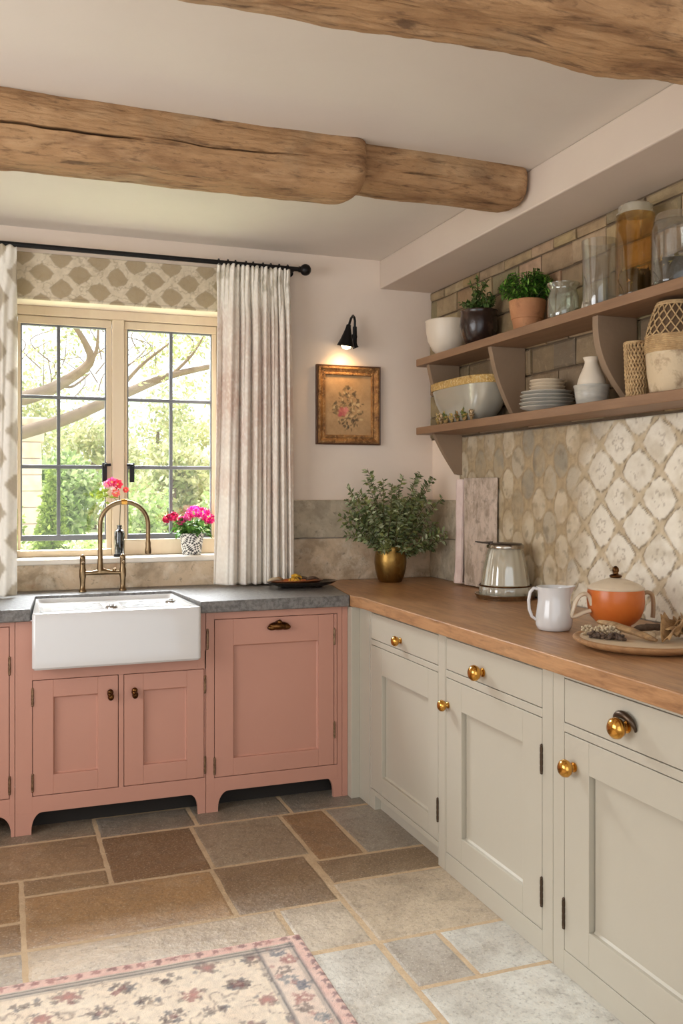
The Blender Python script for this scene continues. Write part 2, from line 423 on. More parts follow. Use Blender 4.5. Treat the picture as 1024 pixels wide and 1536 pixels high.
# floor: flagstones laid in a random coursed pattern
slabs = [
    (-.62, .355, 3.73, 4.12, (116, 100, 84)), (.355, .745, 3.69, 3.92, (112, 101, 90)), (.355, .745, 3.92, 4.4, (110, 100, 88)),
    (.745, 1.15, 3.69, 4.1, (116, 106, 94)), (1.15, 1.62, 3.69, 4.1, (112, 104, 94)), (.745, 1.62, 4.1, 4.45, (110, 100, 88)),
    (-.62, .355, 3.385, 3.73, (132, 106, 78)), (.355, .715, 3.245, 3.69, (106, 80, 54)), (.06, .355, 3.245, 3.385, (122, 98, 70)),
    (-.5, .06, 3.06, 3.385, (130, 100, 66)), (-.5, .06, 2.86, 3.06, (126, 98, 66)), (-.5, .06, 2.5, 2.86, (140, 124, 104)),
    (.06, .705, 2.865, 3.245, (142, 110, 74)), (.06, .835, 2.555, 2.865, (166, 146, 122)),
    (.715, 1.09, 3.255, 3.69, (130, 114, 94)), (.705, 1.06, 2.86, 3.255, (116, 94, 70)), (1.09, 1.285, 3.19, 3.69, (128, 98, 68)),
    (1.285, 1.62, 3.19, 3.69, (132, 122, 110)), (1.075, 1.62, 2.985, 3.19, (118, 96, 72)), (1.065, 1.62, 2.55, 2.985, (160, 142, 120)),
    (.835, 1.062, 2.56, 2.86, (166, 150, 130)), (.45, 1.062, 2.12, 2.555, (178, 170, 158)), (1.066, 1.26, 2.275, 2.55, (160, 150, 138)),
    (1.26, 1.62, 2.275, 2.55, (170, 164, 154)), (1.066, 1.62, 1.72, 2.275, (176, 170, 160)), (.5, 1.062, 1.6, 2.12, (160, 146, 128)),
    (-.5, .45, 2.12, 2.555, (160, 144, 124)), (-.5, .5, 1.6, 2.12, (156, 142, 124))]
for gx in range(3):
    for gy in range(7):
        yb = 1.6 + gy * .4
        slabs.append((-2.0 + gx * .5, -1.5 + gx * .5, yb, yb + .4, random.choice([(140, 116, 88), (120, 104, 84), (156, 140, 120)])))
for gy in range(6):
    yb = -1.2 + gy * .466
    for gx in range(6):
        xb = -2.0 + gx * .61 + (gy % 2) * .0
        slabs.append((xb, min(xb + .61, 1.66), yb, yb + .466, random.choice([(150, 132, 108), (166, 152, 132), (140, 120, 96)])))
b = MB()
b.box((-2.0, -1.2, -.08), (WX, WY, -.0013), srgb(186, 158, 122), 1)
for (xa, xb, ya, yb, c) in slabs:
    g = .0055; n = 8
    kk = random.uniform(.95, 1.05); lc = tuple(min(v * kk * q, .8) for v, q in zip(srgb(*c), (1.34, 1.40, 1.42)))
    ring = []
    for (ax, ay, bx, by) in ((xa + g, ya + g, xb - g, ya + g), (xb - g, ya + g, xb - g, yb - g), (xb - g, yb - g, xa + g, yb - g), (xa + g, yb - g, xa + g, ya + g)):
        for k in range(n):
            t = k / n
            ring.append((ax + (bx - ax) * t + random.uniform(-.0018, .0018), ay + (by - ay) * t + random.uniform(-.0018, .0018)))
    mx, my = (xa + xb) / 2, (ya + yb) / 2
    def inset(p, d):
        dx, dy = mx - p[0], my - p[1]; hx, hy = (xb - xa) / 2, (yb - ya) / 2
        return (p[0] + dx / hx * d, p[1] + dy / hy * d)
    v = [(p[0], p[1], -.012) for p in ring] + [(*inset(p, .001), -.0016) for p in ring] + [(*inset(p, .012), 0) for p in ring]
    m_ = len(ring)
    fs = [tuple(2 * m_ + i for i in range(m_))]
    for L_ in (0, m_):
        fs += [(L_ + i, L_ + (i + 1) % m_, L_ + m_ + (i + 1) % m_, L_ + m_ + i) for i in range(m_)]
    b.add(v, fs, lc)
fl = struct(b.build('floor', [M['flag'], M['grout']], recalc=False))

# stone upstands (back wall two courses, right return, below window), window sill
b = MB(); b.box((1.06, WY - .02, .9), (WX - .022, WY, 1.117)); struct(b.build('trim_2', M['stone'], bevel=.003))
b = MB(); b.box((1.06, WY - .024, 1.121), (WX - .022, WY, 1.315)); struct(b.build('trim_3', M['stonegrey'], bevel=.004))
b = MB(); b.box((WX - .022, 4.128, .9), (WX, WY, 1.112)); b.box((WX - .024, 4.128, 1.115), (WX, WY, 1.315)); struct(b.build('trim_4', M['stonegrey'], bevel=.003))
b = MB(); b.box((-1.0, WY - .02, .9), (1.058, WY, 1.02)); struct(b.build('trim_5', M['stone'], bevel=.003))
b = MB(); b.box((x0 - .03, WY - .03, z0 - .026), (x1 + .03, WY + .1, z0)); b.box((x0, WY + .1, z0 - .03), (x1, WY + TW - .02, z0 - .001)); struct(b.build('trim_6', M['sill'], bevel=.006))

# patterned tile panel on right wall
def ogee(yy, zz, a=.111, bb=.104):
    """distance-like value of the nearest lattice cell: 0 centre, 1 on border; plus local coords"""
    best = None
    u = yy / a; v = zz / bb
    res = np.full(yy.shape, 9.0); lx = np.zeros_like(yy); ly = np.zeros_like(yy); cid = np.zeros_like(yy)
    iu = np.floor(u); iv = np.floor(v)
    for du in (-1, 0, 1, 2):
        for dv in (-1, 0, 1, 2):
            ci = iu + du; cj = iv + dv
            ok = ((ci + cj) % 2) == 0
            x = u - ci; y = v - cj
            d = np.abs(x) + np.abs(y)
            d = np.where(ok, d, 9)
            m = d < res
            res = np.where(m, d, res); lx = np.where(m, x, lx); ly = np.where(m, y, ly); cid = np.where(m, ci * 31 + cj * 57, cid)
    return res, lx, ly, cid
st = .006
ys = np.arange(4.126, 1.7, -st); zs = np.arange(.9, 1.634, st)
Yg, Zg = np.meshgrid(ys, zs)
wob = .35
d, lx, ly, cid = ogee(Yg - 2.85 + .02 * (fbm(Yg * 9, Zg * 9, 3) - .5), Zg - 1.335 + .02 * (fbm(Yg * 9, Zg * 9, 5) - .5))
ang = np.arctan2(ly, lx)
bound = .885 - .050 * np.cos(4 * ang) - .018 * np.cos(8 * ang) + .12 * (fbm(Yg * 45, Zg * 45, 9, 3) - .5)
grout = sstep(bound - .05, bound + .05, d)
edge = np.exp(-((d - bound) / .038) ** 2)
fl_ = np.exp(-((np.hypot(lx, ly) - .22 - .08 * np.cos(5 * ang)) / .05) ** 2) * (fbm(Yg * 60, Zg * 60, 21, 3) > .5) * .6
n1 = fbm(Yg * 14, Zg * 14, 31); n2 = fbm(Yg * 60, Zg * 60, 41, 3)
tile = lerp3(srgb(236, 228, 210), srgb(208, 196, 172), sstep(.4, .75, n1) * .8 + .5 * (n2 - .5))
tone = (_hash(cid, cid * 3, 5) - .5)
tile = tile * (1 + .08 * tone)[..., None]
gcol = lerp3(srgb(218, 202, 172), srgb(184, 164, 130), n2)
c1 = tile * (1 - grout[..., None]) + gcol * grout[..., None]
c1 = lerp3(c1, srgb(112, 92, 66), np.clip(edge * 1.0 * sstep(.36, .66, n2), 0, .8))
c1 = lerp3(c1, srgb(150, 132, 104), np.clip(fl_, 0, .6))
# worn, smaller rounded tiles further along the wall
d2, lx2, ly2, cid2 = ogee(Yg * 1.0 + .02 * (fbm(Yg * 8, Zg * 8, 63) - .5), Zg - 1.30 + .02 * (fbm(Yg * 8, Zg * 8, 65) - .5), .085, .095)
r2 = np.hypot(lx2 * 1.25, ly2 * .98)
ov = sstep(.80, .66, r2 + .16 * (n2 - .5))
tn = _hash(cid2, cid2 * 7, 11)
tl2 = lerp3(srgb(212, 196, 168), srgb(176, 164, 142), sstep(.3, .9, tn)); 
tl2 = lerp3(tl2, srgb(128, 120, 104), (tn > .72) * .42)
tl2 = lerp3(tl2, srgb(186, 168, 138), sstep(.45, .7, n1) * .6)
tl2 = lerp3(tl2, srgb(128, 114, 92), sstep(.55, .75, fbm(Yg * 30, Zg * 30, 77)) * .6)
bg2 = lerp3(srgb(198, 174, 136), srgb(160, 140, 110), n2)
ov2 = (ov * (.35 + .65 * sstep(.35, .6, fbm(Yg * 11, Zg * 11, 71))))[..., None]; c2 = bg2 * (1 - ov2) + tl2 * ov2
c2 = lerp3(c2, srgb(150, 128, 98), np.exp(-((r2 - .76) / .05) ** 2) * .5 * n2 * 2)
k = sstep(2.95, 3.25, Yg + .25 * (fbm(Yg * 5, Zg * 5, 90) - .5) + .28 * (Zg - 1.2))
cc = c1 * (1 - k[..., None]) + c2 * k[..., None]
dep = (1 - k) * (-.003 * (1 - grout) - .0008 * n2) + k * (-.0022 * ov - .0012 * n2)
V = np.stack([WX - .008 + dep, Yg, Zg], -1)
struct(fast_grid('trim_7', V, cc, M['vtile'], smooth=True, skirt=(.008, 0, 0)))

# brick facing above and between the shelves
b = MB()
b.box((WX - .006, 1.2, 1.634), (WX, WY - .001, SZ), srgb(120, 100, 78), 1)
rnd = random.Random(11)
z = 1.64; row = 0
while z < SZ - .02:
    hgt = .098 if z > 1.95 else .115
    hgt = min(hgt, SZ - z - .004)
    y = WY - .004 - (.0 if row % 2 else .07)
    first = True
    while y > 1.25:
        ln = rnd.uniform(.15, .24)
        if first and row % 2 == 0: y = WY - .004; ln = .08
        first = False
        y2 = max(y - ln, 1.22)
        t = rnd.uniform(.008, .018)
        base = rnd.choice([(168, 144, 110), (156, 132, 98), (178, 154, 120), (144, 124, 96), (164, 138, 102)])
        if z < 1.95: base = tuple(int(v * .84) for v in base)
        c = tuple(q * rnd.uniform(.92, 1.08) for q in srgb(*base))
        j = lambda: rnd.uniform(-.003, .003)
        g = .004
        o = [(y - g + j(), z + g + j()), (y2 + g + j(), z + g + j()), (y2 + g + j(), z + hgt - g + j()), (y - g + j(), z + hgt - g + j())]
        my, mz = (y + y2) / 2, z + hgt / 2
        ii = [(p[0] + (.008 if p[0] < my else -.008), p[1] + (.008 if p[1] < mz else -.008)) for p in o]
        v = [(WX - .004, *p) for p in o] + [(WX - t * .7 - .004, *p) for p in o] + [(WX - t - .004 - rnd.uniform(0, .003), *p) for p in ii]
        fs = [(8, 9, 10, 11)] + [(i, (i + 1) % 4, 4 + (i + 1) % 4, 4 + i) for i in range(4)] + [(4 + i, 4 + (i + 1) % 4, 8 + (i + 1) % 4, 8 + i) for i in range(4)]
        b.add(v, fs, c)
        y = y2
    z += hgt; row += 1
struct(b.build('trim_8', [M['brick'], M['mortar']]))

# window: cream frame, two side-hung sashes with grey glazing bars
win = thing('window_1', 'x', 'x', ((x0 + x1) / 2, 4.62, z0)); del win['label']; del win['category']; struct(win)
WF = 4.60
b = MB()
b.box((x0, WF, 2.205), (x1, WF + .075, z1)); b.box((x0, WF, z0), (x0 + .035, WF + .075, 2.205)); b.box((x1 - .03, WF, z0), (x1, WF + .075, 2.205))
b.box((.505, WF - .005, z0), (.563, WF + .075, 2.205)); b.box((x0 + .035, WF + .01, z0), (.505, WF + .075, z0 + .03)); b.box((.563, WF, z0), (x1 - .03, WF + .075, z0 + .075))
b.build('window_frame', M['frame_cream'], win, bevel=.004)
for (xa, xb, mid, zlow) in ((x0 + .037, .502, .254, 1.078), (.566, x1 - .032, .797, 1.122)):
    b = MB(); w = .024
    b.box((xa, WF + .012, 2.165), (xb, WF + .05, 2.203)); b.box((xa, WF + .012, zlow), (xa + w * .55, WF + .05, 2.165)); b.box((xb - w, WF + .012, zlow), (xb, WF + .05, 2.165))
    sash = b.build('sash', M['frame_cream'], win, bevel=.003)
    b = MB()
    b.box((mid - .008, WF + .02, 1.125), (mid + .008, WF + .042, 2.165))
    for zz, h_ in ((1.815, .008), (1.479, .009), (1.135, .013)):
        b.box((xa + .012, WF + .018, zz - h_), (xb - .02, WF + .044, zz + h_))
    b.box((xa + .012, WF + .02, 1.135), (xa + .02, WF + .042, 2.165)); b.box((xb - w - .006, WF + .02, 1.135), (xb - w + .002, WF + .042, 2.165)); b.box((xa + .01, WF + .02, 2.157), (xb - .01, WF + .042, 2.167))
    b.build('glazing_bar', M['muntin'], sash, bevel=.002)
    b = MB(); b.box((xa + .01, WF + .030, zlow - .004), (xb - .012, WF + .034, 2.17)); b.build('pane', M['pane'], sash)
for xh, sg in ((.468, 1), (.600, -1)):
    b = MB(); b.box((xh - .011, WF - .012, 1.405), (xh + .011, WF + .012, 1.50)); b.tube([(xh, WF - .012, 1.488), (xh, WF - .03, 1.488), (xh + .028 * sg, WF - .032, 1.49)], .007, 8)
    b.build('window_handle', M['black'], win, bevel=.002)

# ================================================================== CEILING BEAMS
def log(name, xa, xb, cy, cz, ry, rz, nx, na, seed, cracks, loc, flatend=False):
    X_ = np.linspace(0, 1, nx); A_ = np.linspace(0, 2 * pi, na, endpoint=False)
    V = np.zeros((nx, na, 3))
    for i, t in enumerate(X_):
        x = xa + (xb - xa) * t
        ex = 1.0
        e = min((x - xa) / .05, (xb - x) / .06, 1)
        ex = sqrt(max(0, 1 - (1 - max(e, 0)) ** 2)) * .35 + .65 if e < 1 else 1
        rr = (np.abs(np.cos(A_)) ** 3.2 + np.abs(np.sin(A_)) ** 3.2) ** (-1 / 3.2)
        n = fbm(np.full(na, x * 3.0), np.cos(A_) * 1.3 + 5, seed) + fbm(np.full(na, x * 3.0), np.sin(A_) * 1.3 + 9, seed + 3)
        n2 = fbm(np.full(na, x * 5.0), np.cos(A_) * 9 + 5, seed + 7) + fbm(np.full(na, x * 5.0), np.sin(A_) * 9 + 9, seed + 8)
        n4 = fbm(np.full(na, x * 22.0), np.cos(A_) * 14 + 5, seed + 17) + fbm(np.full(na, x * 22.0), np.sin(A_) * 14 + 9, seed + 18)
        rr = rr * (1 + .16 * (n - 1) + .08 * (n2 - 1) + .022 * (n4 - 1)) * ex
        for (c0, c1, an, w, dp) in cracks:
            if c0 < x < c1:
                ac = an + .12 * (fbm(np.array([x * 4.0]), np.array([2.0]), seed + 20)[0] - .5) * 2
                ta = min((x - c0), (c1 - x)) / max(.15, 1e-3); ta = min(ta, 1)
                dd = (A_ - ac + pi) % (2 * pi) - pi
                rr = rr * (1 - dp * ta * np.exp(-(dd / w) ** 2))
        V[i, :, 0] = x; V[i, :, 1] = cy(x) + np.cos(A_) * ry(x) * rr; V[i, :, 2] = cz(x) + np.sin(A_) * rz(x) * rr
    b = MB()
    vs = [tuple(p) for p in V.reshape(-1, 3)]
    fs = [(i * na + k, i * na + (k + 1) % na, (i + 1) * na + (k + 1) % na, (i + 1) * na + k) for i in range(nx - 1) for k in range(na)]
    ca = len(vs); vs.append((xa - .0, cy(xa), cz(xa))); vs.append((xb + .012, cy(xb), cz(xb)))
    fs += [(k, ca, (k + 1) % na) for k in range(na)] + [((nx - 1) * na + k, (nx - 1) * na + (k + 1) % na, ca + 1) for k in range(na)]
    b.add(vs, fs)
    return b, name, loc
t = thing('ceiling_beam', 'rough old oak beam in two overlapping lengths, its rounded end butting the soffit', 'beam', (.5, 3.05, 2.58))
b, _, _ = log('log', -1.93, 1.19, lambda x: 3.05 + .01 * sin(3 * x), lambda x: 2.505 + .012 * x, lambda x: .135 - .004 * x, lambda x: .118 - .004 * x, 320, 380, 5,
        [(-1.6, .45, 3.44, .022, .34), (.38, .98, 3.34, .016, .16)], None)
b.build('log', M['beam'], t, smooth=50)
b, _, _ = log('log', 1.0, 1.865, lambda x: 3.075, lambda x: 2.548, lambda x: .108 + .006 * sin(6 * x), lambda x: .098, 160, 200, 15, [(1.2, 1.6, 3.6, .025, .07)], None)
b.build('log', M['beam'], t, smooth=50)
b, _, _ = log('ceiling_beam', -1.93, 1.868, lambda x: 1.735 + .01 * sin(2 * x), lambda x: 2.487 + .008 * x, lambda x: .14, lambda x: .135, 320, 380, 31,
        [(.1, 1.25, 5.0, .022, .26), (-.8, .9, 4.4, .02, .07)], None)
tag(b.build('ceiling_beam', M['beam'], loc=(.5, 1.735, 2.58), smooth=50), 'thick oak beam nearest the viewer, cropped by the top of the photo', 'beam')

# ================================================================== CABINETS
mp_pink = lambda u, d, w: (u, FY + d, w)
mp_grey = lambda u, d, w: (FX + d, u, w)

def shaker(mp, u0, u1, w0, w1, pu0, pu1, pw0, pw1, th=.022, groove=0):
    """framed panel door: stiles, rails and a recessed panel with a bevelled moulding"""
    b = MB(mp)
    b.box((u0, 0, w0), (pu0, th, w1)); b.box((pu1, 0, w0), (u1, th, w1)); b.box((pu0, 0, w0), (pu1, th, pw0)); b.box((pu0, 0, pw1), (pu1, th, w1))
    m = .006
    g_ = groove                                            # narrow shadow gap between panel and far stile
    v = [(pu0, .012, pw0), (pu1 - g_, .012, pw0), (pu1 - g_, .012, pw1), (pu0, .012, pw1), (pu0 + m, .017, pw0 + m), (pu1 - g_ - (0 if g_ else m), .017, pw0 + m), (pu1 - g_ - (0 if g_ else m), .017, pw1 - m), (pu0 + m, .017, pw1 - m),
         (pu0, .0218, pw0), (pu1, .0218, pw0), (pu1, .0218, pw1), (pu0, .0218, pw1)]
    fs = [(4, 5, 6, 7), (0, 1, 5, 4), (2, 3, 7, 6), (3, 0, 4, 7), (8, 9, 10, 11)]
    if g_:
        v += [(pu1 - g_, .0216, pw0), (pu1 - g_, .0216, pw1)]
        fs += [(1, 5, 6, 2, 13, 12)]
    else: fs += [(1, 2, 6, 5)]
    b.add(v, fs)
    return b
def hinge(mp, u, w, parent, mt, h=.06):
    b = MB(mp)
    pts = [(u, -.002, w - h / 2 + h * k / 4) for k in range(5)]
    b.tube(pts, .0042, 10)
    for k in range(4): b.tube([(u, -.002, w - h / 2 + h * k / 4 + .002), (u, -.002, w - h / 2 + h * (k + 1) / 4 - .002)], .0052, 10)
    for s_ in (-1, 1): b.ball((u, -.002, w + s_ * (h / 2 + .003)), .005, 10)
    return b.build('hinge', mt, parent, smooth=40)
def knob_round(mp, u, w, parent, mt, r, name='knob'):
    b = MB(mp)
    prof = [(0, 0), (r * .55, 0), (r * .55, .004), (r * .36, .006), (r * .34, r * .55), (r * .8, r * .75), (r, r * 1.15), (r * .93, r * 1.55), (r * .6, r * 1.85), (0, r * 1.95)]
    b.lathe([(a, c) for a, c in prof], (u, 0, w), 24, M4=Matrix.Rotation(R(90), 4, 'X'))
    return b.build(name, mt, parent, smooth=60)
def knob_cup(mp, u, w, parent, mt, r):
    """bun shaped pull standing in a dark shell backplate"""
    k = knob_round(mp, u, w, parent, mt, r, 'pull')
    b = MB(mp)
    for i in range(1):
        pts = [(u + r * 1.35 * cos(a), -.006 - .010 * sin(a), w + r * 1.05 * sin(a) + .004) for a in [R(-15 + 210 * q / 14) for q in range(15)]]
        b.tube(pts, [.003 + .007 * sin(pi * q / 14) for q in range(15)], 8)
    b.build('backplate', M['hingedark'], k, smooth=60)

def foot(b, u0, u1, flare_l, flare_r, w1=.085, th=.022):
    """bracket foot, narrow at the floor, sweeping out to the rail"""
    pts = [(u0, 0), (u1, 0)]
    if flare_r:
        pts += [(u1 + flare_r * (1 - cos(a)), .015 + (w1 - .015) * sin(a)) for a in [R(90 * q / 8) for q in range(9)]]
    else: pts += [(u1, w1)]
    if flare_l:
        pts += [(u0 - flare_l * (1 - cos(a)), .015 + (w1 - .015) * sin(a)) for a in [R(90 * q / 8) for q in range(8, -1, -1)]]
    else: pts += [(u0, w1)]
    b.prism(pts, 0, th, 1)

# --- sink cabinet
t = thing('sink_cabinet', 'dusty pink two-door cabinet under the white sink', 'cabinet', (.42, FY, 0))
b = MB(mp_pink); th = .022
b.box((.046, 0, .085), (.110, th, .848)); b.box((.800, 0, .085), (.8045, th, .69)); b.box((.770, 0, .612), (.8045, th, .848))
b.box((.110, 0, .085), (.800, th, .150)); b.box((.110, 0, .612), (.770, th, .664)); b.box((.445, 0, .150), (.465, th, .612))
foot(b, .046, .107, 0, .04); foot(b, .772, .8045, .035, 0)
b.box((.052, .03, .1), (.800, .58, .66)); b.box((.052, .03, .66), (.100, .58, .846)); b.box((.775, .03, .66), (.800, .58, .846))
b.build('body', M['pink'], t, bevel=.0015)
b = MB(mp_pink); b.box((.052, .10, 0), (.800, .115, .10)); b.build('void_shade', M['dark'], t)  # black sheet painting the shade of the open space below, no real board
for (u0, u1, p0, p1, hu, ku) in ((.1125, .4425, .190, .363, .1105, .410), (.4675, .7975, .545, .725, .8015, .507)):
    d_ = shaker(mp_pink, u0, u1, .1525, .6095, p0, p1, .231, .540).build('door', M['pink'], t, bevel=.0015)
    hinge(mp_pink, hu, .545, d_, M['hinge']); hinge(mp_pink, hu, .205, d_, M['hinge'])
    b = MB(mp_pink)
    b.lathe([(0, 0), (.011, 0), (.011, .004), (.006, .006), (.0055, .014), (0, .014)], (ku, 0, .537), 16, M4=Matrix.Rotation(R(90), 4, 'X'))
    b.ball((ku, -.02, .546), .0125, 14, (1, .8, 1.0)); b.ball((ku + .002, -.022, .527), .013, 14, (1, .8, 1.15)); b.ball((ku - .003, -.028, .538), .009, 12)
    b.build('knob', M['oldbrass'], d_, smooth=70)

# --- appliance cabinet to its right
t = thing('appliance_cabinet', 'dusty pink cabinet with a single tall door right of the sink', 'cabinet', (1.13, FY, 0))
b = MB(mp_pink)
b.box((.8065, 0, .085), (.8415, th, .848)); b.box((1.398, 0, .085), (1.4195, th, .848)); b.box((.8415, 0, .818), (1.398, th, .848)); b.box((.8415, 0, .085), (1.398, th, .144))
b.box((1.4212, .0, .0), (1.4465, th, .848))
foot(b, .8065, .858, 0, .045); foot(b, 1.380, 1.4195, .03, 0)
b.box((.812, .03, .1), (1.418, .58, .846))
b.build('body', M['pink'], t, bevel=.0015)
b = MB(mp_pink); b.box((.81, .10, 0), (1.418, .115, .10)); b.build('void_shade', M['dark'], t)  # black sheet again, shade under the carcass put in as colour
d_ = shaker(mp_pink, .844, 1.381, .1465, .8155, .925, 1.310, .221, .703).build('door', M['pink'], t, bevel=.0015)
b = MB(mp_pink); b.box((1.3835, 0, .1465), (1.3955, .02, .8155)); b.build('filler_strip', M['pink'], t, bevel=.001)
for w in (.715, .30): hinge(mp_pink, 1.3825, w, d_, M['hinge'])
hinge(mp_pink, .8425, .195, d_, M['hinge']); hinge(mp_pink, .8125, .735, t, M['hinge'], .075)
b = MB(mp_pink)
b.ball((1.123, -.012, .778), .03, 20, (1.6, .75, .62)); b.ball((1.092, -.018, .772), .015, 14, (1.5, .8, .8)); b.ball((1.154, -.018, .772), .015, 14, (1.5, .8, .8)); b.ball((1.123, -.024, .796), .011, 12)
b.lathe([(0, 0), (.016, 0), (.014, .012), (0, .012)], (1.123, 0, .785), 16, M4=Matrix.Rotation(R(90), 4, 'X'))
b.build('pull', M['oldbrass'], d_, smooth=70)

# --- cabinet left of the sink, mostly out of frame
t = thing('base_cabinet', 'dusty pink cabinet at the left edge of the photo, beside the sink', 'cabinet', (-.4, FY, 0))
b = MB(mp_pink)
b.box((.026, 0, .085), (.044, th, .848)); b.box((-.86, 0, .085), (-.82, th, .848)); b.box((-.82, 0, .83), (.026, th, .848)); b.box((-.82, 0, .085), (.026, th, .150))
foot(b, .030, .044, .05, 0); foot(b, -.86, -.80, 0, .05)
b.box((-.85, .03, .1), (.040, .58, .846))
b.build('body', M['pink'], t, bevel=.0015)
d_ = shaker(mp_pink, -.40, .0235, .1525, .8275, -.30, -.075, .231, .74).build('door', M['pink'], t, bevel=.0015)
hinge(mp_pink, .0248, .675, d_, M['hinge']); hinge(mp_pink, .0248, .205, d_, M['hinge'])
d_ = shaker(mp_pink, -.8175, -.4025, .1525, .8275, -.72, -.50, .231, .74).build('door', M['pink'], t, bevel=.0015)

# --- grey run along the right wall
def grey_unit(label, y0, y1, door, drawer, dp, wz, knobs, hinges, name='base_cabinet', leftleg=False, drawer_r=.022, cup=False, door_r=.026):
    t = thing(name, label, 'cabinet', (FX, (y0 + y1) / 2, 0))
    b = MB(mp_grey)
    (da, db, dz0, dz1) = door; (ra, rb, rz0, rz1) = drawer
    b.box((y0, 0, .0 if not leftleg else 0), (da - .0025, th, .848)); b.box((db + .0025, 0, .0), (y1, th, .848))
    b.box((da - .0025, 0, rz1 + .0025), (db + .0025, th, .848)); b.box((da - .0025, 0, dz1 + .0025), (db + .0025, th, rz0 - .0025))
    if leftleg: b.box((da - .0025, .0, .060), (db + .0025, th, dz0 - .0025)); b.box((da - .0025, .028, 0), (db + .0025, .06, .060)); b.box((y1 - .055, -.001, 0), (y1 + .001, .05, .0815))
    else: b.box((da - .0025, 0, 0), (db + .0025, th, dz0 - .0025))
    b.box((y0 + .002, .03, .05), (y1 - .002, .64, .846))
    b.build('body', M['grey'], t, bevel=.0015)
    b = MB(mp_grey); b.box((ra, 0, rz0), (rb, .022, rz1)); b.box((ra + .004, .0215, rz0 + .004), (rb - .004, .028, rz1 - .004))
    dr = b.build('drawer', M['grey'], t, bevel=.002)
    (ku, kw) = knobs[0]
    (knob_cup if cup else knob_round)(mp_grey, ku, kw, dr, M['gold'], drawer_r)
    d_ = shaker(mp_grey, da, db, dz0, dz1, *dp, *wz, groove=.0045).build('door', M['grey'], t, bevel=.0015)
    for (ku, kw) in knobs[1:]: knob_round(mp_grey, ku, kw, d_, M['gold'], door_r)
    for (hu, hw) in hinges: hinge(mp_grey, hu, hw, d_, M['hingedark'], .075)
    return t
t1 = grey_unit('grey painted cabinet nearest the corner, narrowest of the grey run', 2.946, 3.66, (3.003, 3.645, .085, .700), (3.003, 3.645, .728, .838), (3.085, 3.53), (.160, .588), [(3.335, .765)], [(3.0015, .20)], leftleg=True, drawer_r=.021)
t2 = grey_unit('grey painted cabinet in the middle of the grey run, below the glass jar', 2.261, 2.944, (2.318, 2.936, .072, .695), (2.318, 2.936, .726, .838), (2.424, 2.822), (.158, .597), [(2.67, .764), (2.922, .600)], [(2.3165, .575), (2.3165, .184)], drawer_r=.027, door_r=.021)
t3 = grey_unit('grey painted cabinet below the wooden board, cropped by the right edge', 1.55, 2.259, (1.61, 2.202, .068, .682), (1.61, 2.202, .712, .834), (1.70, 2.088), (.166, .592), [(1.925, .765), (2.155, .597)], [(2.2035, .170)], drawer_r=.028, cup=True, door_r=.025)
b = MB(); b.box((1.4475, 3.775, 0), (1.4885, 3.84, .848)); b.box((1.488, 3.663, .0), (1.53, 3.84, .848))
tag(b.build('corner_post', M['grey'], loc=(1.46, 3.77, 0), bevel=.002), 'tall grey square post between the pink and grey cabinets', 'post')

# ================================================================== WORKTOPS
b = MB()
poly = [(-.9, 3.785), (.102, 3.785), (.135, 4.245), (.735, 4.245), (.778, 3.785), (1.443, 3.785), (1.508, 4.20), (1.478, 4.438), (-.9, 4.438)]
b.prism(poly, .85, .90, 2)
tag(b.build('slate_worktop', M['slate'], loc=(.3, 4.1, .85), bevel=.005), 'dark grey slate worktop with a cut-out around the sink', 'worktop')
b = MB()
poly = [(1.463, 1.3), (1.463, 3.69), (1.4455, 3.785), (1.5105, 4.20), (1.4805, 4.436), (2.156, 4.436), (2.156, 4.127), (2.163, 4.12), (2.163, 1.3)]
b.prism(poly, .85, .90, 2)
tag(b.build('wooden_worktop', M['wood'], loc=(1.8, 2.8, .85), bevel=.004), 'brown wooden worktop over the grey cabinets', 'worktop')

# ================================================================== SINK AND TAP
t = thing('butler_sink', 'white ceramic farmhouse sink with a plain apron front', 'sink', (.44, 3.98, .665))
b = MB()
sx0, sx1, sy0, sy1, sz0, sz1 = .1065, .768, 3.725, 4.243, .667, .888
# outer shell with rim and shallow draining tray inside
def rr(xa, xb, ya, yb, r, n=5):
    pts = []
    for (cx, cy, a0) in ((xb - r, ya + r, -90), (xb - r, yb - r, 0), (xa + r, yb - r, 90), (xa + r, ya + r, 180)):
        for k in range(n + 1):
            a = R(a0 + 90 * k / n); pts.append((cx + r * cos(a), cy + r * sin(a)))
    return pts
def loft(b, rings, capa=True, capb=True):
    n = len(rings[0][0]); v = []; fs = []
    for (pts, z) in rings: v += [(p[0], p[1], z) for p in pts]
    for j in range(len(rings) - 1): fs += [(j * n + i, j * n + (i + 1) % n, (j + 1) * n + (i + 1) % n, (j + 1) * n + i) for i in range(n)]
    if capa: fs.append(tuple(range(n - 1, -1, -1)))
    if capb: fs.append(tuple(range((len(rings) - 1) * n, len(rings) * n)))
    b.add(v, fs)
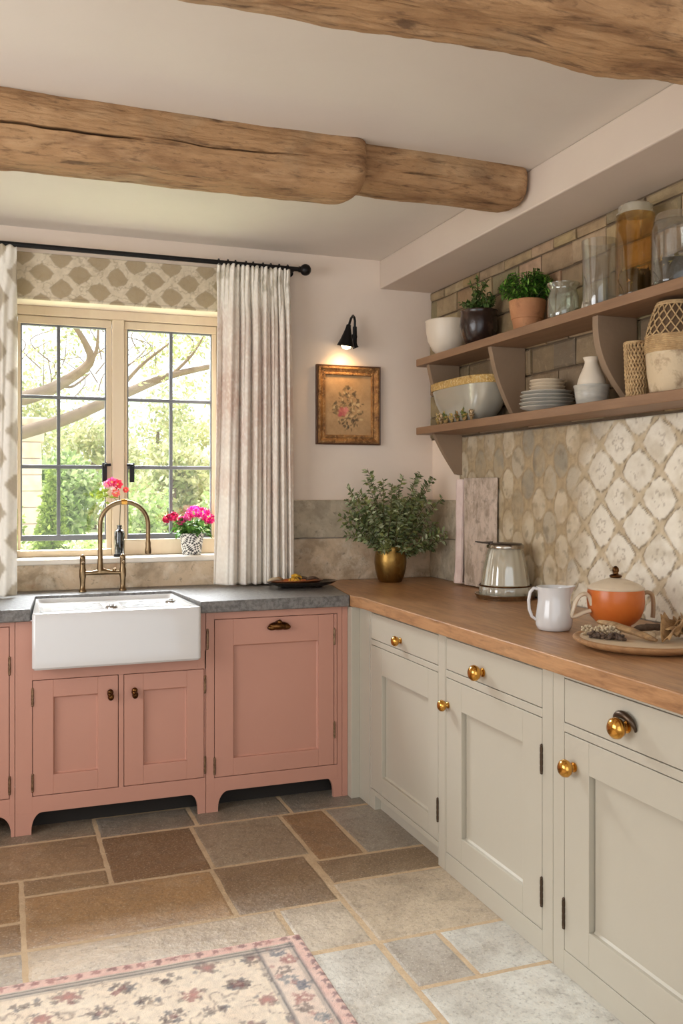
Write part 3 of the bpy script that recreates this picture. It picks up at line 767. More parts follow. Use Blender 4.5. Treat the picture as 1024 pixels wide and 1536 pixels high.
# side inset so the shell tucks into the tapered slate cut-out
def shell(pts):
    out = []
    for (x, y) in pts:
        k_ = max(0, min(1, (y - 3.785) / (4.245 - 3.785)))
        if x < .44: x = max(x, .104 + .033 * k_ + .001) if y > 3.78 else x
        else: x = min(x, .776 - .043 * k_ - .001) if y > 3.78 else x
        out.append((x, y))
    return out
loft(b, [(shell(rr(sx0 + .006, sx1 - .006, sy0 + .006, sy1, .014)), sz0), (shell(rr(sx0, sx1, sy0, sy1, .016)), sz0 + .008), (shell(rr(sx0, sx1, sy0, sy1, .016)), sz1 - .008), (shell(rr(sx0 + .003, sx1 - .003, sy0 + .003, sy1, .016)), sz1 - .002), (shell(rr(sx0 + .008, sx1 - .008, sy0 + .008, sy1 - .004, .016)), sz1),
         (shell(rr(sx0 + .03, sx1 - .035, sy0 + .036, sy1 - .02, .02)), sz1), (shell(rr(sx0 + .034, sx1 - .039, sy0 + .042, sy1 - .024, .02)), sz1 - .005), (shell(rr(sx0 + .04, sx1 - .045, sy0 + .05, sy1 - .03, .02)), .872), (shell(rr(sx0 + .05, sx1 - .055, sy0 + .10, sy1 - .04, .02)), .868)], True, True)
b.build('basin', M['ceramic'], t, smooth=35)
b = MB()
for k_ in range(5):
    yy = 3.95 + .045 * k_
    b.tube([(.19, yy, .867), (.40, yy, .8682)], .0042, 8); b.tube([(.48, yy, .8682), (.66, yy, .867)], .0042, 8)
b.build('drainer_ridges', M['ceramic'], t, smooth=60)
for (xx, yy, nm) in ((.432, 3.96, 'drain'), (.70, 4.06, 'overflow')):
    b = MB(); b.lathe([(0, .871), (.012, .871), (.013, .874), (.022, .876), (.025, .872), (.025, .866), (0, .866)], (xx, yy, 0), 24); b.ball((xx, yy, .878), .010, 14, (1, 1, .9)); b.build(nm, M['steel'], t, smooth=40)

t = thing('bridge_tap', 'aged brass bridge tap with a tall swan-neck spout', 'tap', (.433, 4.33, .9))
TY = 4.33
for xx in (.343, .523):
    b = MB()
    b.lathe([(0, .90), (.017, .90), (.018, .906), (.013, .912), (.0115, .93), (.013, .96), (.0155, .97), (.0155, 1.0), (.013, 1.01), (.0125, 1.05), (.014, 1.056), (.010, 1.066), (.006, 1.07), (0, 1.072)], (xx, TY, 0), 20)
    p_ = b.build('valve_post', M['tapbrass'], t, smooth=50)
    b = MB(); b.tube([(xx, TY - .012, 1.03), (xx, TY - .030, 1.034)], [.006, .004], 10); b.ball((xx, TY - .033, 1.034), .007, 10); b.build('lever', M['tapbrass'], p_, smooth=50)
b = MB(); b.tube([(.343, TY, .985), (.38, TY, .985), (.41, TY, .988), (.433, TY, .992), (.456, TY, .988), (.486, TY, .985), (.523, TY, .985)], [.010, .009, .012, .017, .012, .009, .010], 14); b.ball((.486, TY - .004, .998), .009, 10)
b.build('bridge', M['tapbrass'], t, smooth=50)
b = MB()
pts = [(.421, TY, .985), (.421, TY, 1.04), (.421, TY, 1.10), (.421, TY, 1.16)]
pts += [(.528 - .107 * cos(a), TY - .03 * (1 - cos(a)) * .5, 1.205 + .107 * sin(a)) for a in [pi * k_ / 18 for k_ in range(19)]]
pts += [(.635, TY - .03, 1.16), (.635, TY - .03, 1.125)]
b.tube(pts, [.015, .0125] + [.0105] * (len(pts) - 2), 16)
sp = b.build('spout', M['tapbrass'], t, smooth=60)
b = MB(); b.lathe([(0, 1.13), (.0105, 1.13), (.013, 1.12), (.012, 1.105), (.015, 1.09), (.0155, 1.075), (.012, 1.07), (0, 1.07)], (.635, TY - .03, 0), 18); b.build('nozzle', M['tapbrass'], sp, smooth=50)
b = MB(); b.tube([(.515, TY - .0145, 1.312), (.541, TY - .0155, 1.312)], .0135, 14); b.build('collar', M['gold'], sp, smooth=50)

# ================================================================== WINDOW DRESSING
# curtain pole
t = thing('curtain_pole', 'black curtain pole with a ball end above the window', 'curtain pole', (.5, 4.36, 2.478))
PZ, PY = 2.472, 4.36
b = MB(); b.tube([(-.9, PY, PZ), (1.40, PY, PZ)], .0115, 16); b.build('rod', M['black'], t, smooth=50)
b = MB(); b.ball((1.425, PY, PZ), .029, 24); b.lathe([(0, 1.39), (.015, 1.39), (.015, 1.402), (0, 1.402)], (0, PY, PZ), 16, M4=Matrix(((0, 0, 1, 0), (1, 0, 0, 0), (0, 1, 0, 0), (0, 0, 0, 1)))); b.build('finial', M['black'], t, smooth=50)
b = MB(); b.tube([(1.37, PY, PZ), (1.37, WY, PZ)], .008, 10); b.tube([(1.37, WY - .008, PZ), (1.37, WY, PZ)], .02, 16); b.build('wall_bracket', M['black'], t, smooth=50)
for k_ in range(9):
    xx = .985 + k_ * .043 + random.uniform(-.006, .006)
    b = MB(); b.tube([(xx, PY + .0165 * cos(a), PZ + .0165 * sin(a)) for a in [2 * pi * q / 16 for q in range(17)]], .0028, 6); b.build('ring', M['black'], t, smooth=60)

# right curtain, pencil pleats
def curtain(xa, xb, folds, y0, z_top, z_bot, ybot, amp, seed, xtop=None, colfn=None, nu=240, nv=150, warp=1.0):
    S, T = np.meshgrid(np.linspace(0, 1, nu), np.linspace(0, 1, nv))        # T 0 top
    sw = S ** warp
    rs = np.random.RandomState(seed)
    ph = 2 * pi * folds * sw + .35 * np.sin(2 * pi * 1.3 * S + seed)
    env = .35 + .65 * sstep(.02, .22, T)
    wav = 2 * np.abs(np.sin(ph / 2 + .16 * np.sin(T * 3 + seed))) ** .75 - 1
    y = y0 + (ybot - y0) * T ** 1.3 - amp * env * wav - .006 * np.sin(ph * 2.3 + T * 5)
    hd = np.exp(-(T / .07) ** 2)
    y = y - .010 * hd * np.sin(2 * pi * folds * 2.2 * S) - .012 * hd * np.exp(-((T - .055) / .03) ** 2) * -1
    y = y - .006 * np.exp(-((T - .10) / .04) ** 2) * np.sin(2 * pi * folds * 2.2 * S + 1)
    xt = xtop if xtop else (xa, xb)
    X_ = (xt[0] + (xt[1] - xt[0]) * S) * (1 - T ** .8) + (xa + (xb - xa) * S) * T ** .8 + .006 * np.cos(ph * 1.0) * env
    Z_ = z_top + (z_bot - z_top) * T + .004 * np.sin(2 * pi * folds * 2.2 * S) * (T < .02)
    C = colfn(S, T) if colfn else np.ones(S.shape + (3,))
    return np.stack([X_, y, Z_], -1), C
def rcol(S, T):
    n = fbm(S * 6, T * 13, 3); n2 = fbm(S * 56, T * 215, 9, 3); n3 = fbm(S * 14, T * 30, 19)
    pk = sstep(.08, .26, T) * (1 - .75 * sstep(.62, .85, T))
    c = lerp3(srgb(242, 235, 222), srgb(226, 203, 188), np.clip(pk * (.35 + 1.2 * (n - .35)), 0, 1))
    c = lerp3(c, srgb(216, 186, 168), np.clip(sstep(.50, .75, fbm(S * 5 + 3, T * 7, 29)) * pk * .7, 0, 1))
    c = lerp3(c, srgb(240, 234, 224), np.clip(sstep(.52, .7, n2) * .5, 0, 1))
    c = lerp3(c, srgb(176, 166, 140), np.clip(sstep(.55, .7, n3) * (1 - sstep(.05, .18, T)) * .6, 0, 1))
    return c * (.9 + .2 * n2)[..., None]
t = thing('curtain', 'full-length pleated curtain in faded pink and cream, right of the window', 'curtain', (1.16, 4.35, .905), 'curtains at the window')
V, C = curtain(.955, 1.358, 7.0, 4.355, 2.462, .908, 4.34, .036, 4, xtop=(.975, 1.338), colfn=rcol, warp=1.6)
o = fast_grid('drape', V, C, M['vfabric'], t)
sm = o.modifiers.new('Solid', 'SOLIDIFY'); sm.thickness = .003
def lcol(S, T):
    n2 = fbm(S * 60, T * 130, 9, 3)
    d, lx, ly, _ = ogee(S * .42 + .01 * (fbm(S * 9, T * 25, 4) - .5), T * 1.56, .085, .12)
    c = lerp3(srgb(236, 230, 218), srgb(168, 152, 124), sstep(.62, .5, d + .25 * (fbm(S * 20, T * 60, 5) - .5)) * .8)
    return c * (.92 + .16 * n2)[..., None]
t = thing('curtain', 'cream curtain with olive motifs at the left edge, left of the window', 'curtain', (-.15, 4.3, .905), 'curtains at the window')
V, C = curtain(-.34, .050, 5.0, 4.352, 2.462, .908, 4.22, .024, 8, xtop=(-.33, .058), colfn=lcol)
o = fast_grid('drape', V, C, M['vfabric'], t)
sm = o.modifiers.new('Solid', 'SOLIDIFY'); sm.thickness = .003

# patterned blind folded at the head of the window
st = .0035
xs = np.arange(.02, 1.05, st); zs = np.arange(2.247, 2.462, st)
Xg, Zg = np.meshgrid(xs, zs)
d, lx, ly, cid = ogee(Xg - .255 + .018 * (fbm(Xg * 18, Zg * 18, 2) - .5), Zg - 2.30 + .018 * (fbm(Xg * 18, Zg * 18, 6) - .5), .085, .072)
n1 = fbm(Xg * 40, Zg * 40, 8); n2 = fbm(Xg * 160, Zg * 160, 12, 2)
an = np.arctan2(ly, lx)
shape = sstep(.70, .62, d + .05 * np.cos(4 * an) + .10 * (n1 - .5))
veins = np.exp(-((fbm(Xg * 26, Zg * 26, 33) - .5) / .03) ** 2)
c = lerp3(srgb(226, 212, 188), srgb(204, 188, 160), n1)
c = lerp3(c, srgb(160, 142, 112), veins * .55)
c = lerp3(c, srgb(168, 148, 116), shape * (.75 + .25 * n2))
c = lerp3(c, srgb(132, 114, 86), np.exp(-((d + .05 * np.cos(4 * an) + .10 * (n1 - .5) - .68) / .03) ** 2) * .6 * n1 * 1.6)
c = c * (.92 + .16 * n2)[..., None]
V = np.stack([Xg, 4.432 - .004 * np.sin((Zg - 2.247) * 30) - .006 * (Zg < 2.255), Zg], -1)
o = fast_grid('roman_blind', V, c, M['vfabric'], None, (.52, 4.44, 2.25), skirt=(0, .022, 0))
tag(o, 'raised fabric blind with a taupe trellis print under the pole', 'blind')

# ================================================================== SILL PLANTS
def vary(c, a=.18):
    k_ = random.uniform(1 - a, 1 + a); return tuple(q * k_ for q in c)
t = thing('potted_geranium', 'magenta geranium in a black and white patterned pot on the sill', 'plant', (.885, 4.535, 1.046))
gx, gy = .885, 4.535
nu, nv = 90, 40
S, T = np.meshgrid(np.linspace(0, 2 * pi, nu), np.linspace(0, 1, nv))
prof = .046 + .014 * T
V = np.stack([gx + prof * np.cos(S), gy + prof * np.sin(S), 1.046 + .105 * T], -1)
pt = np.sin(S * 14 + 3 * np.sin(T * 9)) * np.sin(T * 34 + 2 * np.sin(S * 5))
C = lerp3(srgb(226, 222, 214), srgb(40, 38, 40), sstep(-.1, .1, pt))
o = fast_grid('pot', V, C, M['potpattern'], t, skirt=None); sm = o.modifiers.new('Solid', 'SOLIDIFY'); sm.thickness = .005
b = MB(); b.lathe([(0, 1.049), (.044, 1.049), (.044, 1.046), (0, 1.046)], (gx, gy, 0), 30); b.build('pot_base', M['ceramic'], t)
b = MB(); b.lathe([(0, 1.14), (.053, 1.14), (.053, 1.136), (0, 1.136)], (gx, gy, 0), 30); b.build('soil', M['soil'], t)
b = MB()
for k_ in range(130):
    a = random.uniform(0, 2 * pi); r = random.uniform(.01, .075); z = random.uniform(1.14, 1.215)
    p = (gx + r * cos(a), gy + r * sin(a) * .62, z)
    b.leaf(p, (cos(a), sin(a), random.uniform(-.6, .4)), (random.uniform(-.4, .4), random.uniform(-.4, .4), 1), random.uniform(.03, .048), random.uniform(.03, .045), vary(srgb(86, 132, 54), .35), .15, .3)
for k_ in range(12):
    a = k_ * .52; b.tube([(gx, gy, 1.13), (gx + .03 * cos(a), gy + .02 * sin(a), 1.19), (gx + .06 * cos(a), gy + .03 * sin(a), 1.23)], .002, 5, c=srgb(98, 130, 62))
b.build('foliage', M['leaf'], t)
for (dx, dz, rad, cc) in ((.055, .205, .034, (224, 42, 140)), (.01, .215, .034, (232, 60, 156)), (.085, .175, .030, (216, 30, 120)), (-.055, .168, .022, (222, 70, 130)), (-.095, .19, .024, (206, 40, 96)), (-.125, .178, .018, (200, 34, 80)), (-.02, .19, .024, (232, 96, 160))):
    b = MB()
    for q in range(60):
        v = Vector((random.gauss(0, 1), random.gauss(0, 1), random.gauss(0, 1))).normalized()
        p = Vector((gx + dx, gy - .01, 1.046 + dz)) + Vector((v.x * rad, v.y * rad * .8, v.z * rad * .75))
        b.leaf(p, v.orthogonal(), v, .018, .018, vary(srgb(*cc), .3), .2, .2)
    b.build('blossom', M['petal'], t)

t = thing('bottle_vase', 'dark glass bottle on the sill behind the tap spout', 'vase', (.528, 4.50, 1.046))
b = MB(); b.lathe([(0, 1.046), (.021, 1.046), (.023, 1.052), (.0235, 1.16), (.021, 1.170), (.012, 1.176), (.011, 1.19), (.013, 1.192), (.013, 1.197), (.009, 1.197), (.009, 1.178), (.019, 1.166), (.020, 1.06), (0, 1.055)], (.528, 4.50, 0), 24)
b.build('bottle', M['bottle'], t, smooth=40)
b = MB(); b.lathe([(.0236, 1.0465), (.028, 1.0465), (.028, 1.052), (.0255, 1.058), (.0236, 1.058), (.0236, 1.0465)], (.528, 4.50, 0), 24); b.build('base_ring', M['black'], t, smooth=40)
t = thing('flower_stem', 'slender stem of pink-red orchid-like blooms standing in the dark bottle', 'flower', (.528, 4.50, 1.065))
b = MB(); b.tube([(.528, 4.50, 1.065), (.529, 4.50, 1.2), (.532, 4.495, 1.30), (.52, 4.48, 1.37), (.49, 4.47, 1.405)], .0022, 6, c=srgb(96, 86, 56))
b.tube([(.532, 4.495, 1.30), (.50, 4.485, 1.33), (.46, 4.475, 1.345)], .0016, 6, c=srgb(110, 130, 60))
b.build('stem', M['leaf'], t)
b = MB()
for k_ in range(26):
    p = (.445 + random.gauss(0, .022), 4.475 + random.gauss(0, .012), 1.335 + random.gauss(0, .014))
    b.leaf(p, (random.uniform(-1, 1), random.uniform(-.5, .5), random.uniform(-.3, .6)), (0, -1, .6), .03, .017, vary(srgb(158, 176, 70), .3))
b.build('leaves', M['leaf'], t)
for (px, pz, rad, cc) in ((.488, 1.405, .026, (238, 96, 150)), (.515, 1.395, .026, (226, 60, 84)), (.507, 1.352, .022, (236, 120, 110)), (.553, 1.368, .016, (226, 84, 84)), (.465, 1.395, .02, (240, 150, 180)), (.50, 1.37, .02, (248, 214, 214))):
    b = MB()
    for q in range(7):
        a = 2 * pi * q / 7 + px * 40
        b.leaf((px, 4.468, pz), (cos(a), -.35, sin(a)), (0, -1, 0), rad * 1.15, rad * 1.0, vary(srgb(*cc), .15), -.1, -.2)
    b.ball((px, 4.462, pz), rad * .22, 8, c=srgb(250, 220, 150))
    b.build('bloom', M['petal'], t)

# ================================================================== CORNER VASE WITH OLIVE SPRAYS
vx, vy = 1.852, 4.275
t = thing('brass_vase', 'round aged brass vase in the worktop corner', 'vase', (vx, vy, .9))
b = MB(); b.lathe([(0, .9), (.056, .9), (.060, .905), (.070, .93), (.079, .965), (.0825, 1.0), (.081, 1.03), (.076, 1.058), (.0725, 1.072), (.074, 1.079), (.070, 1.080), (.067, 1.07), (.075, 1.02), (.06, .93), (0, .92)], (vx, vy, 0), 44)
b.build('body', M['vasebrass'], t, smooth=60)
t = thing('leafy_branches', 'big loose bunch of small-leaved green branches in the brass vase', 'foliage', (vx, vy, .99))
rnd = random.Random(5)
bs = MB(); bl = MB()
greens = [srgb(120, 132, 86), srgb(148, 158, 112), srgb(96, 110, 66), srgb(176, 182, 146), srgb(130, 136, 78), srgb(84, 96, 60)]
def spray(p0, tip, nleaf, lift=.05):
    p0 = Vector(p0); tip = Vector(tip)
    mid = (p0 + tip) / 2 + Vector((rnd.uniform(-.02, .02), rnd.uniform(-.02, .02), lift))
    pts = [p0 * (1 - s_) ** 2 + mid * 2 * s_ * (1 - s_) + tip * s_ * s_ for s_ in [k_ / 8 for k_ in range(9)]]
    bs.tube([tuple(p) for p in pts], [.0026 - .0002 * k_ for k_ in range(9)], 5)
    for q in range(nleaf):
        s_ = .22 + .78 * (q / nleaf) ** .9
        i = min(int(s_ * 8), 7); f_ = s_ * 8 - i
        p = pts[i].lerp(pts[i + 1], f_)
        tg = (pts[i + 1] - pts[i]).normalized()
        for sd in (1, -1):
            o_ = tg.orthogonal(); o_.rotate(Matrix.Rotation(rnd.uniform(0, 6.28), 3, tg))
            dr = (tg * .6 + o_ * sd).normalized()
            e_ = p + dr * .036
            if e_.x > 2.135 or e_.y > 4.42: continue
            bl.leaf(p, dr, (rnd.uniform(-.6, .6), -.6, rnd.uniform(0, 1)), rnd.uniform(.022, .040), rnd.uniform(.010, .017), vary(rnd.choice(greens), .2), .12, rnd.uniform(-.1, .3))
tips = []
for k_ in range(62):
    a = rnd.uniform(0, 2 * pi); u_ = sqrt(rnd.uniform(.02, 1))
    tx = vx + .29 * u_ * cos(a); ty = vy + .145 * u_ * sin(a) - .02
    tz = 1.10 + .30 * sqrt(max(0, 1 - .8 * u_ * u_)) * rnd.uniform(.5, 1.05)
    if u_ > .75: tz = rnd.uniform(1.06, 1.33)
    tips.append((min(tx, 2.10), min(ty, 4.40), tz))
tips += [(1.715, 4.25, 1.475), (1.70, 4.22, 1.43), (1.66, 4.24, 1.36), (1.90, 4.22, 1.44), (1.99, 4.22, 1.46), (2.03, 4.2, 1.40), (1.83, 4.2, 1.40), (1.60, 4.24, 1.38), (1.96, 4.2, 1.44), (2.07, 4.22, 1.43), (2.11, 4.20, 1.33), (1.57, 4.22, 1.20), (1.55, 4.2, 1.24), (1.78, 4.2, 1.42), (2.12, 4.16, 1.12), (2.09, 4.12, 1.16)]
for tp in tips:
    L_ = (Vector(tp) - Vector((vx, vy, 1.06))).length
    spray((vx + rnd.uniform(-.03, .03), vy + rnd.uniform(-.03, .03), .99), tp, int(10 + 46 * L_), rnd.uniform(.02, .08))
bs.build('stems', M['stem'], t); bl.build('leaves', M['leaf'], t)

# ================================================================== PLATE OF TRINKETS
pcx, pcy = 1.345, 4.165
t = thing('serving_plate', 'oval dark metal plate on the slate in front of the curtain', 'plate', (pcx, pcy, .9))
b = MB(); b.lathe([(0, .905), (.105, .905), (.150, .917), (.172, .927), (.175, .931), (.170, .930), (.145, .922), (.10, .910), (0, .909)], (pcx, pcy, 0), 56, sx=1, sy=.58)
b.lathe([(0, .9), (.10, .9), (.104, .906), (0, .906)], (pcx, pcy, 0), 40, sx=1, sy=.58)
b.build('plate', M['plate_dark'], t, smooth=60)
t = thing('copper_dish', 'shallow copper dish lying on the dark oval plate', 'dish', (pcx - .03, pcy, .912))
b = MB(); b.lathe([(0, .9125), (.07, .9125), (.115, .922), (.13, .934), (.134, .936), (.126, .938), (.112, .930), (.07, .918), (0, .917)], (pcx - .03, pcy, 0), 48, sx=1, sy=.52); b.build('dish', M['copper'], t, smooth=60)
b = MB()
rnd = random.Random(9)
for q in range(46):
    v = Vector((rnd.gauss(0, 1), rnd.gauss(0, 1), abs(rnd.gauss(0, 1)))).normalized()
    p = Vector((pcx - .035, pcy - .005, .934)) + Vector((v.x * .026, v.y * .02, v.z * .024))
    b.leaf(p, v.orthogonal() + v * .4, v, .02, .02, vary(srgb(228, 184, 70), .2), .2, .1)
tag(b.build('yellow_flower', M['petal'], loc=(pcx - .035, pcy, .92)), 'yellow flower head resting in the copper dish', 'flower')
for q, (dx, dy, ln, ang, cm, lb) in enumerate(((-.115, -.005, .07, .4, 'drypale', 'pale dried petal at the left end of the copper dish'), (.035, .01, .075, -.1, 'drydark', 'dark dried pod in the copper dish, right of the yellow flower'), (.085, -.005, .07, .35, 'drydark', 'dark dried pod at the right end of the copper dish'), (-.085, .02, .05, -.6, 'drytan', 'tan dried petal behind the pale one in the copper dish'))):
    b = MB(); cx_, cy_ = pcx - .03 + dx * .95, pcy + dy
    pts = [(cx_ + ln * (k_ / 6 - .5) * cos(ang * .5), cy_ + ln * (k_ / 6 - .5) * sin(ang * .5), .937 + .009 * sin(pi * k_ / 6)) for k_ in range(7)]
    b.tube(pts, [.004, .009, .012, .011, .010, .007, .003], 9, flat=(1, .7))
    tag(b.build('dried_pod' if 'pod' in lb else 'dried_petal', M[cm], loc=(cx_, cy_, .93), smooth=60), lb, 'dried flower')

# ================================================================== WALL LAMP AND PICTURE
t = thing('wall_lamp', 'small black wall lamp, lit, above the framed picture', 'lamp', (1.715, 4.44, 2.18))
b = MB(); b.tube([(1.716, WY, 2.165), (1.716, 4.43, 2.165)], .016, 16); b.tube([(1.716, 4.425, 2.215), (1.716, 4.425, 2.13), (1.718, 4.425, 2.115), (1.722, 4.425, 2.105)], [.011, .011, .013, .017], 16)
b.build('mount', M['black'], t, smooth=50)
b = MB()
pts = [(1.716, 4.425, 2.21), (1.716, 4.424, 2.245), (1.711, 4.42, 2.262), (1.698, 4.405, 2.268), (1.680, 4.385, 2.250), (1.664, 4.365, 2.222), (1.656, 4.355, 2.198)]
b.tube(pts, .0065, 12); b.build('arm', M['black'], t, smooth=60)
b = MB()
ax = Vector((-.10, .16, -1)).normalized()
rot = Vector((0, 0, -1)).rotation_difference(ax).to_matrix().to_4x4()
b.lathe([(.006, .012), (.012, .008), (.013, -.004), (.020, -.03), (.033, -.07), (.046, -.100), (.043, -.100), (.030, -.068), (.017, -.03), (.008, -.006), (.006, .012)], (1.653, 4.352, 2.200), 36, M4=rot)
b.build('shade', M['black'], t, smooth=60)
b = MB(); pb = Vector((1.657, 4.352, 2.200)) + ax * .094; b.ball(tuple(pb), .027, 20, (1, 1, .8)); b.build('bulb', M['bulb'], t, smooth=90)

fx0, fx1, fz0, fz1 = 1.511, 1.866, 1.602, 2.014
t = thing('framed_picture', 'small flower painting in a worn gilt frame under the wall lamp', 'picture', ((fx0 + fx1) / 2, WY, fz0))
b = MB()
fw = .05
def moulding(b, x0, x1, z0, z1, prof):
    """prof: (inset, y) pairs, swept round a rectangle with mitred corners"""
    rings = []
    for (i_, y_) in prof: rings.append([(x0 + i_, y_, z0 + i_), (x1 - i_, y_, z0 + i_), (x1 - i_, y_, z1 - i_), (x0 + i_, y_, z1 - i_)])
    v = [p for r in rings for p in r]; fs = []
    for j in range(len(prof) - 1): fs += [(j * 4 + k_, j * 4 + (k_ + 1) % 4, (j + 1) * 4 + (k_ + 1) % 4, (j + 1) * 4 + k_) for k_ in range(4)]
    b.add(v, fs)
moulding(b, fx0 + .006, fx1 - .006, fz0 + .006, fz1 - .006, [(0, WY - .022), (.004, WY - .028), (.012, WY - .030), (.018, WY - .024), (.030, WY - .019), (.036, WY - .022), (.042, WY - .020), (.045, WY - .012), (.045, WY - .004)])
b.build('frame', M['giltwood'], t, smooth=30)
b = MB(); moulding(b, fx0, fx1, fz0, fz1, [(0, WY - .001), (0, WY - .024), (.002, WY - .026), (.008, WY - .024), (.008, WY - .001)]); b.build('outer_edge', M['frame_edge'], t)
xs = np.linspace(fx0 + .04, fx1 - .04, 120); zs = np.linspace(fz0 + .04, fz1 - .04, 150)
Xg, Zg = np.meshgrid(xs, zs)
n1 = fbm(Xg * 20, Zg * 20, 3); n2 = fbm(Xg * 90, Zg * 90, 13, 3)
c = lerp3(srgb(190, 156, 112), srgb(158, 124, 84), n1)
rs = np.random.RandomState(3)
mx, mz = (fx0 + fx1) / 2, (fz0 + fz1) / 2
for q in range(170):
    a = rs.uniform(0, 2 * pi); rr_ = sqrt(rs.uniform(0, 1))
    px = mx + .085 * rr_ * cos(a) * (1.0 if sin(a) < .3 else .75); pz = mz - .015 + .115 * rr_ * sin(a)
    r1 = rs.uniform(.005, .016); th_ = rs.uniform(0, pi); 
    dx = (Xg - px) * cos(th_) + (Zg - pz) * sin(th_); dz = -(Xg - px) * sin(th_) + (Zg - pz) * cos(th_)
    dd = np.sqrt((dx / r1) ** 2 + (dz / (r1 * .5)) ** 2)
    cc = [srgb(110, 88, 58), srgb(92, 78, 54), srgb(206, 180, 134), srgb(130, 112, 74), srgb(76, 62, 46)][rs.randint(5)]
    c = lerp3(c, cc, np.clip(sstep(1.1, .5, dd + .8 * (n2 - .5)) * .7, 0, 1))
for (dx, dz, r1, cc) in ((-.03, -.035, .026, (196, 96, 96)), (-.012, -.022, .016, (214, 130, 124)), (-.045, -.05, .014, (176, 74, 82))):
    dd = np.hypot(Xg - mx - dx, Zg - mz - dz) / r1
    c = lerp3(c, srgb(*cc), np.clip(sstep(1.1, .6, dd + .7 * (n2 - .5)) * .75, 0, 1))
c = c * (.9 + .2 * n2)[..., None]
fast_grid('canvas', np.stack([Xg, np.full_like(Xg, WY - .010), Zg], -1), c, M['canvas'], t, skirt=(0, .008, 0))

# ================================================================== WALL SHELVES
ST, SB = 2.027, 1.682      # top faces
t = thing('wall_shelf', 'brown wooden two-tier shelf with curved brackets on the right wall', 'shelf', (2.07, 2.8, 1.42))
for zt in (ST, SB):
    b = MB()
    pts = [(1.962, 1.3), (1.962, 4.20), (1.972, 4.216), (2.155, 4.216), (2.155, 1.3)]
    b.prism(pts, zt - .036, zt, 2); b.build('shelf', M['shelfwood'], t, bevel=.003)
def bracket_mid(y, conv):
    """curved bracket between shelves: deep at top, sweeping back to the wall at the bottom"""
    zt, zb = ST - .036, SB
    pts = [(2.155, zb), (2.155, zt)]
    n = 14
    for k_ in range(n + 1):
        s_ = k_ / n
        a = (1 - s_)
        if conv: x = 1.985 + .085 * s_ ** 1.0 + .055 * s_ ** 2 - .03 * sin(pi * s_)
        else: x = 1.985 + .12 * s_ - .018 * sin(pi * s_) + (.012 if s_ > .95 else 0)
        pts.append((x, zt + (zb - zt) * s_))
    b = MB(); b.prism(pts, y - .016, y + .016, 1); return b.build('bracket', M['bracket'], t, bevel=.002)
bracket_mid(4.115, False); bracket_mid(3.50, False); bracket_mid(2.745, True); bracket_mid(1.95, True)
for y in (4.115, 2.0):
    b = MB(); zt = SB - .036
    pts = [(2.17, zt), (2.015, zt)] + [(2.015 + .125 * s_ - .006 * sin(pi * s_), zt - .20 * s_) for s_ in [k_ / 8 for k_ in range(1, 9)]] + [(2.17, zt - .205)]
    b.prism(pts, y - .016, y + .016, 1); b.build('bracket', M['bracket'], t, bevel=.002)

# --- top shelf
Z1 = ST + .0005
b = MB(); b.lathe([(0, 0), (.045, 0), (.048, .006), (.075, .030), (.098, .075), (.108, .125), (.110, .168), (.113, .172), (.110, .175), (.106, .170), (.100, .110), (.07, .04), (0, .02)], (2.064, 4.052, Z1), 48)
tag(b.build('mixing_bowl', M['cream_cer'], loc=(2.064, 4.052, Z1), smooth=60), 'large plain cream bowl at the far end of the top shelf', 'bowl')

def pot_profile(r0, r1, h): return [(0, 0), (r0, 0), (r0 + .002, .004), (r1, h * .72)]
t = thing('dark_planter', 'glossy dark brown pot with trailing leaves on the top shelf', 'plant', (2.064, 3.735, Z1))
b = MB(); b.lathe([(0, 0), (.048, 0), (.056, .006), (.078, .045), (.089, .10), (.085, .145), (.082, .16), (.086, .166), (.080, .168), (.076, .158), (.08, .1), (.06, .02), (0, .015)], (2.064, 3.735, Z1), 44)
b.build('pot', M['darkpot'], t, smooth=60)
b = MB(); b.lathe([(0, .155), (.076, .15), (.076, .146), (0, .146)], (2.064, 3.735, Z1), 24); b.build('soil', M['soil'], t)
rnd = random.Random(21)
b = MB()
def trail(b, p0, tip, n, L, W, cols, lift=.08, seedn=None):
    p0 = Vector(p0); tip = Vector(tip); mid = (p0 + tip) / 2 + Vector((0, 0, lift))
    pts = [p0 * (1 - s_) ** 2 + mid * 2 * s_ * (1 - s_) + tip * s_ * s_ for s_ in [k_ / 8 for k_ in range(9)]]
    b.tube([tuple(p) for p in pts], .0018, 5, c=srgb(70, 84, 40))
    for q in range(n):
        s_ = .15 + .85 * q / n; i = min(int(s_ * 8), 7); p = pts[i].lerp(pts[i + 1], s_ * 8 - i)
        tg = (pts[i + 1] - pts[i]).normalized()
        for sd in (1, -1):
            o_ = tg.orthogonal(); o_.rotate(Matrix.Rotation(rnd.uniform(0, 6.28), 3, tg))
            b.leaf(p, tg * .4 + o_ * sd, (rnd.uniform(-.5, .5), rnd.uniform(-.5, .5), 1), L * rnd.uniform(.8, 1.2), W * rnd.uniform(.8, 1.2), vary(rnd.choice(cols), .2), .1, .15)
gd = [srgb(74, 104, 44), srgb(96, 124, 60), srgb(58, 84, 36), srgb(116, 136, 80)]
for k_ in range(30):
    a = rnd.uniform(0, 2 * pi); r_ = rnd.uniform(.02, .10)
    trail(b, (2.064 + .03 * cos(a), 3.735 + .03 * sin(a), Z1 + .15), (min(2.064 + r_ * cos(a), 2.145), 3.735 + r_ * 1.2 * sin(a), Z1 + rnd.uniform(.16, .25)), 7, .022, .014, gd, .05)
for k_ in range(7): trail(b, (2.05, 3.74, Z1 + .15), (2.0 + rnd.uniform(-.03, .05), 3.68 - rnd.uniform(0, .12), Z1 + rnd.uniform(.22, .29)), 10, .022, .014, gd, .05)
b.build('foliage', M['leaf'], t)

